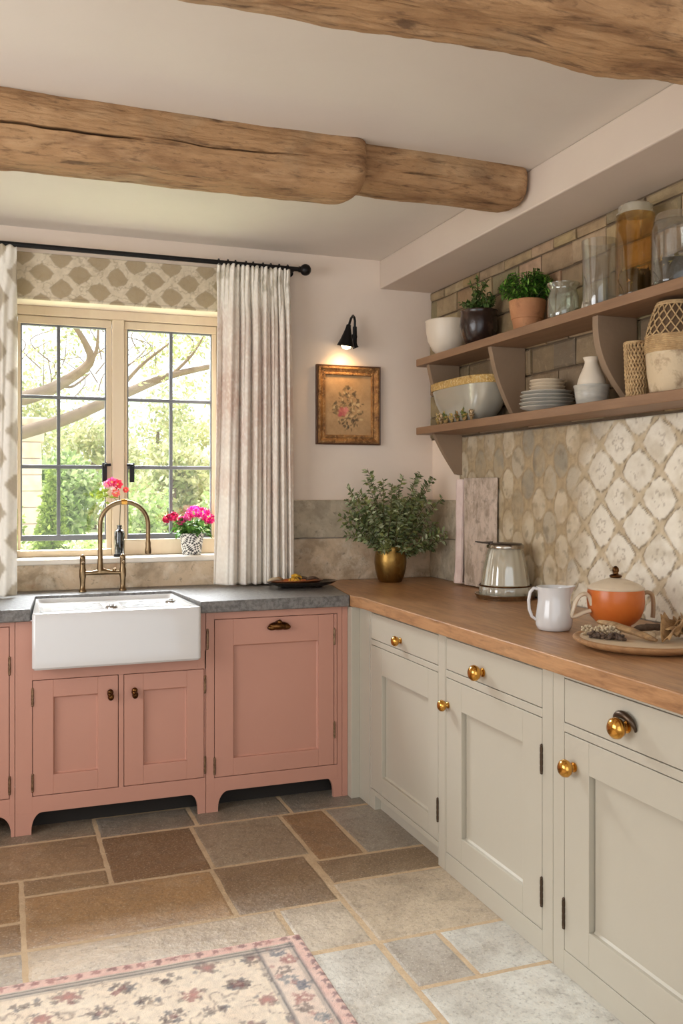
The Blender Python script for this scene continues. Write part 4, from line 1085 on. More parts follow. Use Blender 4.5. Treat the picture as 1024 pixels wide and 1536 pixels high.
t = thing('terracotta_planter', 'bushy green herb in a banded terracotta pot on the top shelf', 'plant', (2.066, 3.325, Z1))
b = MB(); b.lathe([(0, 0), (.053, 0), (.055, .003), (.063, .055), (.0665, .057), (.070, .085), (.0715, .087), (.077, .130), (.075, .134), (.070, .132), (.063, .08), (.05, .01), (0, .01)], (2.066, 3.325, Z1), 40)
b.build('pot', M['terracotta'], t, smooth=50)
b = MB(); b.lathe([(0, .125), (.069, .12), (.069, .116), (0, .116)], (2.066, 3.325, Z1), 24); b.build('soil', M['soil'], t)
b = MB(); rnd = random.Random(33)
gf = [srgb(70, 118, 34), srgb(92, 142, 46), srgb(52, 92, 28), srgb(118, 160, 62)]
for k_ in range(150):
    a = rnd.uniform(0, 2 * pi); e_ = rnd.uniform(.1, 1.0); r_ = .128 * sqrt(e_)
    tip = (min(2.066 + r_ * cos(a), 2.135), 3.325 + r_ * sin(a) * 1.0, Z1 + .13 + .14 * sqrt(max(.05, 1 - e_ * .9)) * rnd.uniform(.7, 1.05))
    trail(b, (2.066 + .04 * cos(a), 3.325 + .04 * sin(a), Z1 + .12), tip, 9, .026, .008, gf, .03)
b.build('foliage', M['leaf'], t)

def glass_jar(name, label, cat, x, y, z, prof, mt, n=40, pw=2.0, group=None, flute=None):
    b = MB(); b.lathe(prof, (x, y, z), n, pw=pw, flute=flute)
    return tag(b.build(name, mt, loc=(x, y, z), smooth=50), label, cat, group)
def shellprof(out, t_=.003, foot=.006):
    inner = [(max(r - t_, 0), z) for (r, z) in out if r > t_]
    inner = [p for p in inner if p[1] > foot]
    return [(0, 0)] + out + inner[::-1] + [(0, foot)]
glass_jar('storage_jar', 'squat clear glass jar with a rolled rim beside the terracotta pot', 'jar', 2.066, 3.063, Z1, shellprof([(.050, 0), (.058, .006), (.061, .03), (.061, .095), (.056, .112), (.052, .122), (.054, .135), (.062, .142), (.064, .150)]), M['glassgreen'])
b = MB(); b.lathe([(0, 0), (.03, 0), (.034, .01), (.030, .05), (.022, .08), (.014, .10), (.012, .115), (0, .115)], (2.112, 2.955, Z1), 28)
tag(b.build('ceramic_bottle', M['cream_cer'], loc=(2.112, 2.955, Z1), smooth=60), 'small pale ceramic bottle half hidden behind the squat jar', 'bottle')
glass_jar('glass_vase', 'tall clear cylindrical glass vase on the top shelf', 'vase', 2.064, 2.826, Z1, shellprof([(.045, 0), (.056, .006), (.060, .03), (.062, .14), (.063, .22), (.065, .258)], .004, .014), M['glass'])
t = thing('canister_jar', 'tall amber glass jar with a lid between the clear vase and the big clear jar', 'jar', (2.066, 2.625, Z1))
b = MB(); b.lathe(shellprof([(.056, 0), (.061, .006), (.062, .02), (.062, .245), (.060, .262), (.062, .28), (.058, .305)], .004, .008), (2.066, 2.625, Z1), 44, pw=2.6); b.build('jar', M['glassamber'], t, smooth=50)
b = MB(); b.lathe([(0, .335), (.045, .335), (.052, .330), (.054, .32), (.052, .306), (.060, .304), (.060, .298), (0, .298)], (2.066, 2.625, Z1), 40, pw=2.6); b.build('lid', M['glasssmoke'], t, smooth=40)
def moss(x, y, z, r, h, seed, pw=2.0):
    rd = random.Random(seed); b = MB(); b.lathe([(0, 0), (r, 0), (r, h * .6), (r * .9, h * .8), (0, h * .75)], (x, y, z), 24, pw=pw, c=srgb(50, 42, 24))
    for q in range(170):
        a = rd.uniform(0, 6.28); q_ = sqrt(rd.uniform(.3, 1)) * r
        b.leaf((x + q_ * cos(a) * .95, y + q_ * sin(a) * .95, z + rd.uniform(.01, h * .8)), (cos(a + 1.2) * .6, sin(a + 1.2) * .6, rd.uniform(-.2, 1)), (cos(a), sin(a), .3), .02, .014, vary(rd.choice([srgb(136, 122, 54), srgb(92, 76, 36), srgb(164, 130, 62), srgb(60, 46, 26), srgb(112, 114, 58)]), .25))
    return b
tag(moss(2.066, 2.625, Z1 + .009, .052, .115, 1, 2.4).build('dried_moss', M['leaf'], loc=(2.066, 2.625, Z1 + .009)), 'dark dried moss in the bottom of the amber jar', 'dried moss', kind='stuff')
t = thing('canister_jar', 'wide clear glass jar with a lid at the right edge of the top shelf', 'jar', (2.066, 2.425, Z1))
b = MB(); b.lathe(shellprof([(.066, 0), (.074, .006), (.076, .02), (.076, .19), (.070, .21), (.068, .218)], .004, .008), (2.066, 2.425, Z1), 48); b.build('jar', M['jarglass'], t, smooth=50)
b = MB(); b.lathe([(0, .247), (.058, .245), (.066, .236), (.069, .2185), (0, .2185)], (2.066, 2.425, Z1), 44); b.build('lid', M['glass'], t, smooth=40)
tag(moss(2.066, 2.425, Z1 + .009, .067, .105, 2).build('dried_moss', M['leaf'], loc=(2.066, 2.425, Z1 + .009)), 'dark dried moss in the bottom of the wide clear jar', 'dried moss', kind='stuff')

# --- lower shelf
Z2 = SB + .0005
t = thing('glass_trough', 'long oval glass bowl with a speckled golden rim on the lower shelf', 'bowl', (2.055, 3.815, Z2))
gxx, gyy = 2.052, 3.80
b = MB()
out = [(.050, 0), (.062, .008), (.080, .05), (.094, .10), (.102, .15), (.105, .178)]
b.lathe(shellprof(out, .004, .008), (gxx, gyy, Z2), 72, sx=1.08, sy=2.55, pw=3.2); b.build('bowl', glassmat('ribbed_glass', (.90, .88, .80), .45, .16, .15, .62, (.62, .59, .49)), t, smooth=60)
b = MB(); b.lathe([(.1005, .160), (.1075, .160), (.1095, .176), (.1085, .194), (.104, .197), (.1005, .192), (.1005, .160)], (gxx, gyy, Z2), 72, sx=1.08, sy=2.53, pw=3.2); b.build('rim', M['crust'], t, smooth=60)
rnd = random.Random(3)
succ_cols = [(srgb(112, 124, 70), 'green'), (srgb(196, 170, 96), 'yellow'), (srgb(212, 188, 150), 'cream'), (srgb(150, 112, 66), 'brown')]
for q, (y_, x_, r_, h_, ci, lb) in enumerate(((4.01, 1.988, .020, .05, 1, 'yellowish succulent at the far end in front of the oval glass bowl'), (3.955, 1.978, .022, .045, 2, 'cream succulent in front of the oval glass bowl, second from the far end'), (3.895, 1.972, .028, .085, 0, 'tall green succulent left of centre in front of the oval glass bowl'),
        (3.835, 1.972, .022, .04, 1, 'low yellow succulent in the middle in front of the oval glass bowl'), (3.775, 1.970, .022, .05, 3, 'brownish succulent right of centre in front of the oval glass bowl'), (3.71, 1.972, .028, .075, 0, 'tall green succulent near the right end in front of the oval glass bowl'), (3.65, 1.975, .020, .04, 2, 'cream succulent at the near end in front of the oval glass bowl'))):
    b = MB(); x_ = x_ + .003
    b.ball((x_, y_, Z2 + h_ * .24), h_ * .24, 12, (.5, 1.0, 1.0), c=srgb(158, 128, 80))
    for k_ in range(60):
        a = k_ * 2.4; e_ = k_ / 60
        b.leaf((x_ + .004 * cos(a), y_ + r_ * .35 * sin(a * 1.7), Z2 + .006 + h_ * (.05 + .75 * e_)), (cos(a) * .45, sin(a), .1 + .9 * e_), (0, 0, 1), r_ * .75, r_ * .6, vary(succ_cols[ci][0] if k_ % 3 else succ_cols[(ci + 1) % 4][0], .3), .2, -.15)
    tag(b.build('succulent', M['leaf'], loc=(x_, y_, Z2)), lb, 'plant', 'succulents along the oval glass bowl')

rnd = random.Random(14)
zz = Z2
for q in range(5):
    b = MB(); r = .112 - .002 * q + rnd.uniform(-.003, .003)
    b.lathe([(0, 0), (r * .6, 0), (r * .62, .003), (r * .93, .0135), (r, .0185), (r * .995, .0205), (r * .92, .0165), (r * .6, .006), (0, .006)], (2.063 + rnd.uniform(-.003, .003), 3.17 + rnd.uniform(-.004, .004), zz), 52)
    lb = ['bottom grey-blue dinner plate of the stack on the lower shelf', 'second grey-blue dinner plate from the bottom of the stack', 'middle grey-blue dinner plate of the stack of five', 'grey-blue dinner plate just below the topmost one of the stack', 'topmost grey-blue dinner plate, directly under the cream saucers'][q]
    tag(b.build('dinner_plate', M['greyblue'], loc=(2.063, 3.17, zz), smooth=50), lb, 'plate', 'stack of dinner plates'); zz += .0152
zz += -.0045
for q in range(4):
    b = MB(); r = .073 - .001 * q
    b.lathe([(0, 0), (r * .7, 0), (r * .74, .003), (r * .97, .0125), (r, .0155), (r * .99, .017), (r * .92, .0135), (r * .7, .0055), (0, .0055)], (2.063, 3.17, zz), 44)
    lb = ['lowest cream saucer, resting on the grey-blue plates', 'second cream saucer from the bottom of the small stack', 'third cream saucer from the bottom of the small stack', 'topmost cream saucer of the small stack on the plates'][q]
    tag(b.build('saucer', M['cream_glaze'], loc=(2.063, 3.17, zz), smooth=50), lb, 'plate', 'stack of saucers'); zz += .0132

b = MB(); b.lathe([(0, 0), (.050, 0), (.056, .004), (.062, .04), (.064, .066), (.067, .069), (.067, .075), (.062, .076), (.058, .06), (.05, .008), (0, .008)], (2.063, 2.872, Z2), 44)
tag(b.build('blue_grey_bowl', M['greyblue'], loc=(2.063, 2.872, Z2), smooth=50), 'small straight-sided grey-blue bowl holding the white bottle', 'bowl')
b = MB(); b.lathe([(0, .009), (.044, .009), (.050, .014), (.0535, .06), (.053, .085), (.046, .11), (.033, .14), (.026, .158), (.026, .166), (.031, .176), (.033, .180), (.028, .180), (.022, .165), (.02, .15), (0, .13)], (2.063, 2.872, Z2), 40)
tag(b.build('bottle_vase', M['cream_cer'], loc=(2.063, 2.872, Z2 + .009), smooth=60), 'white flared-neck bottle vase standing in the grey-blue bowl', 'vase')

def weave(b, x, y, z0, prof, nh, nvv, rad, tilt=1):
    """open lattice of diagonal strands running both ways round a profile"""
    def pr(s_):
        zs_ = prof[0][1] + (prof[-1][1] - prof[0][1]) * s_
        for (r0, a0), (r1, a1) in zip(prof[:-1], prof[1:]):
            if a0 <= zs_ <= a1 + 1e-9: return r0 + (r1 - r0) * (zs_ - a0) / max(a1 - a0, 1e-9), zs_
        return prof[-1]
    for k_ in range(nh):
        for sg in (1, -1):
            pts = []
            for q in range(nvv + 1):
                s_ = q / nvv; r_, zz_ = pr(s_); a = 2 * pi * k_ / nh + sg * tilt * s_
                w_ = rad * .6 * sin(q * pi * .5 + (0 if sg > 0 else pi))
                pts.append((x + (r_ + w_) * cos(a), y + (r_ + w_) * sin(a), z0 + zz_))
            b.tube(pts, rad, 5, cap=False)
t = thing('woven_basket', 'small brown wicker basket beside the shelf bracket', 'basket', (2.05, 2.555, Z2))
b = MB(); b.lathe([(0, 0), (.030, 0), (.032, .004), (.036, .09), (.040, .19), (.037, .19), (.033, .09), (.028, .006), (0, .006)], (2.045, 2.59, Z2), 32); b.build('liner', M['wickerdark'], t, smooth=50)
b = MB(); weave(b, 2.045, 2.59, Z2, [(.033, .003), (.0375, .09), (.0415, .19)], 22, 26, .0034, 2.0)
for zr, rr_ in ((.19, .042), (.004, .034)): b.tube([(2.045 + rr_ * cos(a), 2.59 + rr_ * sin(a), Z2 + zr) for a in [2 * pi * k_ / 32 for k_ in range(33)]], .0042, 6, cap=False)
b.build('weave', M['wicker'], t, smooth=60)
t = thing('woven_jar', 'large lattice-woven jar with a pale painted body at the right end of the lower shelf', 'basket', (2.05, 2.40, Z2))
wx, wy = 2.05, 2.405
b = MB(); b.lathe([(0, 0), (.074, 0), (.080, .006), (.088, .06), (.093, .125), (.092, .14), (0, .14)], (wx, wy, Z2), 44); b.build('body', mat('painted_pale', srgb(206, 184, 150), .7, 0, [(srgb(120, 86, 54), 14, .5, .64, .8, None), (srgb(232, 216, 188), 9, .55, .72, .6, None)], (40, .4, None)), t, smooth=50)
b = MB(); b.lathe([(0, .139), (.089, .139), (.090, .16), (.084, .20), (.070, .25), (.056, .285), (.052, .292), (0, .292)], (wx, wy, Z2), 40); b.build('liner', M['wickerdark'], t, smooth=50)
b = MB(); weave(b, wx, wy, Z2, [(.0925, .18), (.088, .20), (.074, .25), (.058, .290)], 18, 20, .0026, .9)
for k_ in range(9):
    rr_ = .095 - .0006 * abs(k_ - 3); zr = .132 + k_ * .0062
    b.tube([(wx + (rr_ + .0012 * sin(40 * a + k_ * pi)) * cos(a), wy + (rr_ + .0012 * sin(40 * a + k_ * pi)) * sin(a), Z2 + zr) for a in [2 * pi * q / 80 for q in range(81)]], .0034, 5, cap=False)
for zr, rr_ in ((.292, .056), (.285, .061)): b.tube([(wx + rr_ * cos(a), wy + rr_ * sin(a), Z2 + zr) for a in [2 * pi * k_ / 40 for k_ in range(41)]], .0036, 6, cap=False)
b.build('weave', M['wicker'], t, smooth=60)

# ================================================================== TOWEL
t = thing('hand_towel', 'faded dusty pink linen towel hanging beside the glass jar', 'towel', (2.11, 3.85, .905))
def cloth(path, z0, z1, nz, mt, nm, amp=.003, seed=0):
    P_ = [Vector((*p, 0)) for p in path]
    n = 60; V = np.zeros((nz, n, 3)); 
    cum = [0]
    for a_, b_ in zip(P_[:-1], P_[1:]): cum.append(cum[-1] + (b_ - a_).length)
    for j in range(nz):
        tz = j / (nz - 1)
        for i in range(n):
            s_ = cum[-1] * i / (n - 1); k_ = 0
            while k_ < len(cum) - 2 and cum[k_ + 1] < s_: k_ += 1
            p = P_[k_].lerp(P_[k_ + 1], (s_ - cum[k_]) / (cum[k_ + 1] - cum[k_]))
            w_ = amp * (fbm(np.array([i * .12]), np.array([tz * 4.0]), seed)[0] - .5) * 2
            V[j, i] = (p.x - w_ - .012 * tz * tz * (i / n < .5), p.y + w_, z1 + (z0 - z1) * tz)
    o = fast_grid(nm, V, np.ones(V.shape), mt, t); sm = o.modifiers.new('Solid', 'SOLIDIFY'); sm.thickness = .004; ss = o.modifiers.new('S', 'SUBSURF'); ss.levels = 1; ss.render_levels = 1
    return o
cloth([(2.158, 3.728), (2.150, 3.74), (2.135, 3.80), (2.120, 3.87), (2.108, 3.93), (2.104, 3.955), (2.115, 3.965), (2.13, 3.965)], .906, 1.425, 60, M['towel'], 'front_panel', .004, 3)
cloth([(2.115, 3.972), (2.104, 3.972), (2.093, 3.985), (2.087, 4.0), (2.089, 4.012), (2.10, 4.02), (2.13, 4.03), (2.158, 4.035)], .910, 1.42, 60, M['towelpink'], 'side_fold', .004, 9)

# ================================================================== GLASS JAR ON TRAY
jx, jy = 2.036, 3.452
t = thing('round_tray', 'round tarnished silver tray under the conical glass jar', 'tray', (jx, jy, .9))
b = MB(); b.lathe([(0, .9), (.118, .9), (.124, .903), (.126, .912), (.131, .917), (.131, .922), (.126, .922), (.121, .914), (.116, .909), (0, .909)], (jx, jy, 0), 56); b.build('tray', M['silver'], t, smooth=50)
t = thing('conical_jar', 'fluted conical glass jar with a dark lid on the silver tray', 'jar', (jx, jy, .9095))
b = MB(); out = [(.108, 0), (.113, .006), (.112, .04), (.105, .05), (.104, .055), (.094, .12), (.080, .185), (.071, .205)]
b.lathe(shellprof(out, .004, .008), (jx, jy, .9095), 96, flute=(18, .010)); b.build('jar', M['glasssmoke'], t, smooth=60)
b = MB(); b.tube([(jx + .1105 * cos(a), jy + .1105 * sin(a), .957) for a in [2 * pi * k_ / 48 for k_ in range(49)]], .0035, 8, cap=False); b.build('band', M['oldbrass'], t, smooth=60)
b = MB(); b.lathe([(0, .205), (.072, .205), (.080, .208), (.081, .216), (.078, .222), (0, .222)], (jx, jy, .9095), 44); ld = b.build('lid', M['silver'], t, smooth=40)
b = MB(); b.lathe([(0, .2222), (.074, .2222), (.07, .2275), (.04, .231), (0, .232)], (jx, jy, .9095), 44); b.tube([(jx - .05, jy + .02, 1.139), (jx - .09, jy + .04, 1.1395), (jx - .118, jy + .055, 1.1435)], [.006, .004, .002], 8); b.build('lid_top', M['plate_dark'], ld, smooth=50)

# ================================================================== JUG, ORANGE POT, BOARD
jx, jy = 1.728, 2.615
t = thing('milk_jug', 'white ceramic jug on the wooden worktop left of the orange pot', 'jug', (jx, jy, .9))
b = MB(); prof = [(.046, 0), (.054, .004), (.060, .018), (.061, .04), (.057, .07), (.053, .10), (.053, .12), (.056, .138), (.058, .145)]
nseg = 48; full = shellprof(prof, .004, .007); b.lathe(full, (jx, jy, .9), nseg)
# pull a pouring lip out towards the right
for i, (x, y, z) in enumerate(b.v):
    dx, dy = x - jx, y - jy
    if z > .99 and (dx or dy):
        a = math.atan2(dy, dx); da = abs((a - R(-20) + pi) % (2 * pi) - pi)
        k_ = max(0, 1 - da / .5) * ((z - .99) / .055) ** 1.6
        b.v[i] = (x + .018 * k_ * cos(R(-20)), y + .018 * k_ * sin(R(-20)), z + .003 * k_)
b.build('body', M['ceramic'], t, smooth=60)
b = MB(); hx, hy = -cos(R(-20)), -sin(R(-20))
pts = [(jx + hx * r_, jy + hy * r_, .9 + z_) for (r_, z_) in ((.050, .136), (.068, .140), (.080, .126), (.085, .10), (.083, .07), (.074, .045), (.058, .034))]
sm_ = []
for i in range(len(pts) - 1):
    for q in range(4): sm_.append(tuple(Vector(pts[i]).lerp(Vector(pts[i + 1]), q / 4)))
sm_.append(pts[-1])
b.tube(sm_, .0065, 10, flat=(1, .8)); b.build('handle', M['ceramic'], t, smooth=70)

ox, oy = 1.925, 2.548
t = thing('lidded_pot', 'orange glazed lidded pot with two looped handles', 'pot', (ox, oy, .9))
b = MB(); b.lathe([(0, 0), (.052, 0), (.056, .004), (.052, .012), (.049, .016), (.062, .024), (.082, .045), (.092, .075), (.094, .10), (.0925, .128), (.091, .136), (.086, .136), (.088, .09), (.06, .03), (0, .02)], (ox, oy, .9), 56)
b.build('body', M['orange'], t, smooth=50)
b = MB(); b.lathe([(0, .136), (.092, .1362), (.094, .140), (.091, .144), (.075, .154), (.05, .164), (.025, .172), (.016, .174), (0, .174)], (ox, oy, .9), 52); ld = b.build('lid', M['cream_glaze'], t, smooth=40)
b = MB(); b.lathe([(0, .173), (.013, .173), (.020, .176), (.021, .181), (.016, .185), (.010, .186), (.008, .19), (.0115, .197), (.010, .206), (.004, .213), (0, .214)], (ox, oy, .9), 24); b.build('finial', M['oldbrass'], ld, smooth=60)
RX, RY = cos(R(-6)), sin(R(-6))
def strap(side, pts, mt, w, fl):
    b = MB(); P_ = []
    pp = [Vector((ox + side * RX * r_, oy + side * RY * r_, .9 + z_)) for r_, z_ in pts]
    for i in range(len(pp) - 1):
        for q in range(4):
            p0 = pp[max(i - 1, 0)]; p1 = pp[i]; p2 = pp[i + 1]; p3 = pp[min(i + 2, len(pp) - 1)]; s_ = q / 4
            P_.append(tuple(.5 * ((2 * p1) + (p2 - p0) * s_ + (2 * p0 - 5 * p1 + 4 * p2 - p3) * s_ * s_ + (3 * p1 - p0 - 3 * p2 + p3) * s_ ** 3)))
    P_.append(tuple(pp[-1])); b.tube(P_, w, 12, flat=fl); return b.build('handle', mt, t, smooth=70)
strap(-1, [(.088, .085), (.098, .112), (.112, .122), (.132, .118), (.148, .098), (.158, .07), (.164, .052), (.150, .049), (.120, .060), (.095, .066)], M['handle_cream'], .0085, (1, .85))
strap(1, [(.086, .100), (.098, .114), (.118, .122), (.136, .114), (.142, .09), (.142, .055), (.140, .035)], M['handle_tan'], .0085, (1, .85))

bx, by = 1.80, 2.245
t = thing('round_board', 'round wooden serving board holding dried plants, near the right edge', 'board', (bx, by, .9))
b = MB(); b.lathe([(0, 0), (.150, 0), (.175, .003), (.200, .012), (.208, .020), (.208, .025), (.203, .0285), (.194, .0275), (.185, .025), (0, .0245)], (bx, by, .9), 72); b.build('board', M['board'], t, smooth=50)
b = MB(); b.lathe([(0, .0252), (.188, .0262), (.188, .0235), (0, .0235)], (bx, by, .9), 60, sx=1, sy=1); b.build('board_face', M['boardpale'], t, smooth=40)
BZ = .9258
rnd = random.Random(77)
def rod_pts(p0, p1, n, sag, j):
    p0 = Vector(p0); p1 = Vector(p1)
    return [tuple(p0.lerp(p1, k_ / n) + Vector((rnd.uniform(-j, j), rnd.uniform(-j, j), sag * sin(pi * k_ / n)))) for k_ in range(n + 1)]
# pale seed spike
b = MB(); pts = rod_pts((1.665, 2.352, BZ + .014), (1.735, 2.275, BZ + .012), 10, .006, .001); b.tube(pts, .004, 6, c=srgb(176, 156, 124))
for p in pts:
    for q in range(14):
        v = Vector((rnd.gauss(0, 1), rnd.gauss(0, 1), rnd.gauss(0, 1))).normalized() * .014
        b.ball((p[0] + v.x, p[1] + v.y, max(p[2] + v.z, BZ + .003)), .0042, 6)
tag(b.build('seed_spike', M['drypale'], loc=(1.70, 2.31, BZ)), 'pale dried seed spike at the left of the round board', 'dried plant')
# tan stalk
b = MB(); b.tube(rod_pts((1.732, 2.375, BZ + .034), (1.752, 2.135, BZ + .012), 10, .004, .0015), [.009, .013, .016, .0165, .0155, .016, .015, .0135, .014, .012, .006], 9, flat=(1, .7))
tag(b.build('dried_stalk', M['drytan'], loc=(1.73, 2.25, BZ), smooth=50), 'long tan dried stalk lying across the left of the round board', 'dried plant')
# brown seed cluster
b = MB()
for q in range(70):
    k_ = rnd.uniform(-1, 1); p = (1.675 + .03 * k_ + rnd.gauss(0, .006), 2.262 - .035 * k_ + rnd.gauss(0, .010), BZ + abs(rnd.gauss(.006, .005)) + .003)
    b.ball(p, rnd.uniform(.004, .0075), 7, (1, 1.4, .8))
tag(b.build('seed_cluster', M['drydark'], loc=(1.675, 2.262, BZ), smooth=80), 'brown cluster of dried seeds below the tan stalk', 'dried plant')
# dark stick
b = MB(); b.tube(rod_pts((1.83, 2.325, BZ + .014), (1.935, 2.315, BZ + .014), 10, .003, .003), [.007, .011, .012, .0115, .0125, .012, .011, .0125, .011, .010, .006], 10, flat=(1, .9))
tag(b.build('dark_stick', M['drydark'], loc=(1.88, 2.32, BZ), smooth=50), 'short dark bark stick in front of the orange pot', 'stick')
b = MB(); b.tube(rod_pts((1.755, 2.165, BZ + .010), (1.815, 2.225, BZ + .014), 8, .004, .001), [.004, .010, .013, .014, .0135, .012, .010, .007, .003], 10, flat=(1, .8))
tag(b.build('dried_pod', M['drypale'], loc=(1.79, 2.19, BZ), smooth=60), 'pale pointed pod between the stalk and the crumpled leaves', 'dried plant')
# crumpled dried leaves
for q in range(7):
    b = MB(); c0 = Vector((1.835 + .020 * q + rnd.uniform(-.004, .004), 2.175 + .012 * (q % 3) + rnd.uniform(-.01, .01), BZ + .012 + .006 * (q % 2)))
    ln = rnd.uniform(.10, .13); yaw = R(35 + rnd.uniform(-35, 35)); wd = rnd.uniform(.05, .065)
    n, m_ = 14, 9; ph = rnd.uniform(0, 6)
    V = np.zeros((m_, n, 3))
    for j in range(m_):
        for i in range(n):
            s_ = i / (n - 1); w_ = (j / (m_ - 1) - .5) * 2
            wdt = wd * sin(pi * (.08 + .84 * s_)) ** .7
            lx_ = (s_ - .5) * ln; ly_ = w_ * wdt * .55
            lz_ = .030 * (w_ ** 2) * sin(pi * s_) + .010 * sin(9 * s_ + ph + 2 * w_) + .006 * sin(17 * s_ * w_ + ph * 2) + .018 * sin(pi * s_) + .006 * (q % 3)
            V[j, i] = (c0.x + lx_ * cos(yaw) - ly_ * sin(yaw), c0.y + lx_ * sin(yaw) + ly_ * cos(yaw), max(c0.z + lz_, BZ + .004))
    lbs = ['leftmost crumpled tan dried leaf on the round board', 'second crumpled tan leaf from the left on the board', 'third crumpled tan leaf from the left on the board', 'middle crumpled tan leaf of the dried heap on the board', 'third crumpled tan leaf from the right on the board', 'second crumpled tan leaf from the right on the board', 'rightmost crumpled tan dried leaf on the round board']
    o = fast_grid('dried_leaf', V, np.ones(V.shape), M['drytan'], None, tuple(c0)); sm = o.modifiers.new('Solid', 'SOLIDIFY'); sm.thickness = .003; ss = o.modifiers.new('S', 'SUBSURF'); ss.levels = 1; ss.render_levels = 1
    tag(o, lbs[q], 'dried plant', 'crumpled dried leaves on the board')

# ================================================================== RUG
st = .0055
xs = np.arange(-1.3, .8535, st); ys = np.arange(1.35, 2.672, st)
Xg, Yg = np.meshgrid(xs, ys)
dR = .853 - Xg; dT = 2.671 - Yg
n1 = fbm(Xg * 16, Yg * 16, 3); n2 = fbm(Xg * 90, Yg * 90, 7, 3); n3 = fbm(Xg * 34, Yg * 34, 15, 3)
c = lerp3(srgb(244, 228, 204), srgb(234, 212, 185), n1)
rs = np.random.RandomState(8)
def blob(c, px, py, r, colr, k=.85, petals=5):
    x0_, x1_ = np.searchsorted(xs, [px - r * 1.8, px + r * 1.8]); y0_, y1_ = np.searchsorted(ys, [py - r * 1.8, py + r * 1.8])
    if x1_ <= x0_ or y1_ <= y0_: return
    dx = Xg[y0_:y1_, x0_:x1_] - px; dy = Yg[y0_:y1_, x0_:x1_] - py
    an = np.arctan2(dy, dx); d_ = np.hypot(dx, dy) / (r * (1 + .25 * np.cos(petals * an + px * 50)))
    m_ = sstep(1.15, .7, d_ + 1.5 * (n2[y0_:y1_, x0_:x1_] - .5) + .9 * (n3[y0_:y1_, x0_:x1_] - .5)) * k * .88
    c[y0_:y1_, x0_:x1_] = lerp3(c[y0_:y1_, x0_:x1_], colr, np.clip(m_, 0, 1))
reds = [srgb(146, 76, 70), srgb(126, 66, 62), srgb(172, 104, 94)]; darks = [srgb(78, 74, 84), srgb(104, 80, 70), srgb(92, 68, 60), srgb(126, 110, 96)]
# vine tracery in the field
vine = np.exp(-((fbm(Xg * 13, Yg * 13, 55, 3) - .5) / .022) ** 2) * sstep(.38, .5, n3) + .7 * np.exp(-((fbm(Xg * 19, Yg * 19, 75, 3) - .52) / .016) ** 2) * sstep(.45, .55, n1)
field = (dR > .155) & (dT > .075)
c = lerp3(c, srgb(150, 122, 100), np.clip(vine * .75 * field, 0, 1))
gx_ = .135
for i in range(18):
    for j in range(12):
        px = .66 - i * gx_ * .9 + (j % 2) * .06 + rs.uniform(-.02, .02); py = 2.555 - j * .105 + rs.uniform(-.015, .015)
        kind = (i + 2 * j) % 3
        if kind == 0:
            for q in range(6):
                a = q * 1.05 + i; blob(c, px + .024 * cos(a), py + .02 * sin(a), .013, darks[q % 3] if rs.rand() < .8 else reds[0], .85)
            blob(c, px, py, .012, reds[1])
        elif kind == 1:
            blob(c, px, py, .026, reds[rs.randint(3)], .85, 6); blob(c, px, py, .010, srgb(196, 130, 116), .8)
            for q in range(4): a = q * 1.57 + .5; blob(c, px + .04 * cos(a), py + .03 * sin(a), .009, darks[rs.randint(4)], .7)
        else:
            for q in range(7): blob(c, px + rs.uniform(-.035, .035), py + rs.uniform(-.025, .025), .010, darks[rs.randint(4)], .8)
# borders
bd = (dR < .155) & (dT > .06)
c = np.where(bd[..., None], lerp3(srgb(240, 222, 202), srgb(226, 200, 180), n1), c)
for j in range(26):
    py = 2.58 - j * .05 + rs.uniform(-.01, .01); px = .853 - .095 + .02 * sin(j * 1.9)
    cc = [srgb(72, 84, 104), reds[2], darks[1], srgb(104, 112, 118)][j % 4]
    for q in range(5): a = q * 1.26 + j; blob(c, px + .017 * cos(a), py + .014 * sin(a), .011, cc, .8)
    blob(c, px + rs.uniform(-.03, .03), py + .025, .010, srgb(186, 122, 108), .7)
out = (dR < .042) | (dT < .048)
c = np.where(out[..., None], lerp3(srgb(238, 206, 190), srgb(226, 180, 164), n3), c)
for (d_, lim, w_) in ((dR, dT > .04, (.046, .150)), (dT, dR > .04, (.056, .072))):
    for ww in w_:
        ln_ = np.exp(-((d_ - ww + .004 * (n3 - .5)) / .0055) ** 2) * lim * (d_ < .16)
        c = lerp3(c, srgb(84, 78, 80), np.clip(ln_ * (.55 + .6 * n2), 0, .9))
        ln_ = np.exp(-((d_ - ww - .011) / .004) ** 2) * lim; c = lerp3(c, srgb(176, 160, 146), np.clip(ln_ * .6, 0, 1))
for k_ in range(46): blob(c, .853 - .018 - k_ * .042 + rs.uniform(-.006, .006), 2.671 - .022 + rs.uniform(-.005, .005), .013, reds[k_ % 3], .85)
for k_ in range(34): blob(c, .853 - .012, 2.64 - k_ * .036, .011, srgb(122, 70, 76), .85)
c = c * (.84 + .32 * n2)[..., None]
edge_d = np.minimum.reduce([dR, dT, Xg + 1.3, Yg - 1.35])
V = np.stack([Xg, Yg, .0095 * (1 - np.exp(-(np.maximum(edge_d, 0) + .002) / .004)) + .0012 * (n2 - .5)], -1)
o = fast_grid('rug', V, c, M['vrug'], None, (-.2, 2.0, 0), skirt=(0, 0, -.0005))
me = o.data
for i in range(V.shape[0] * V.shape[1], len(me.vertices)): me.vertices[i].co.z = .0006
tag(o, 'faded cream rug with red and blue flower motifs on the stone floor', 'rug')

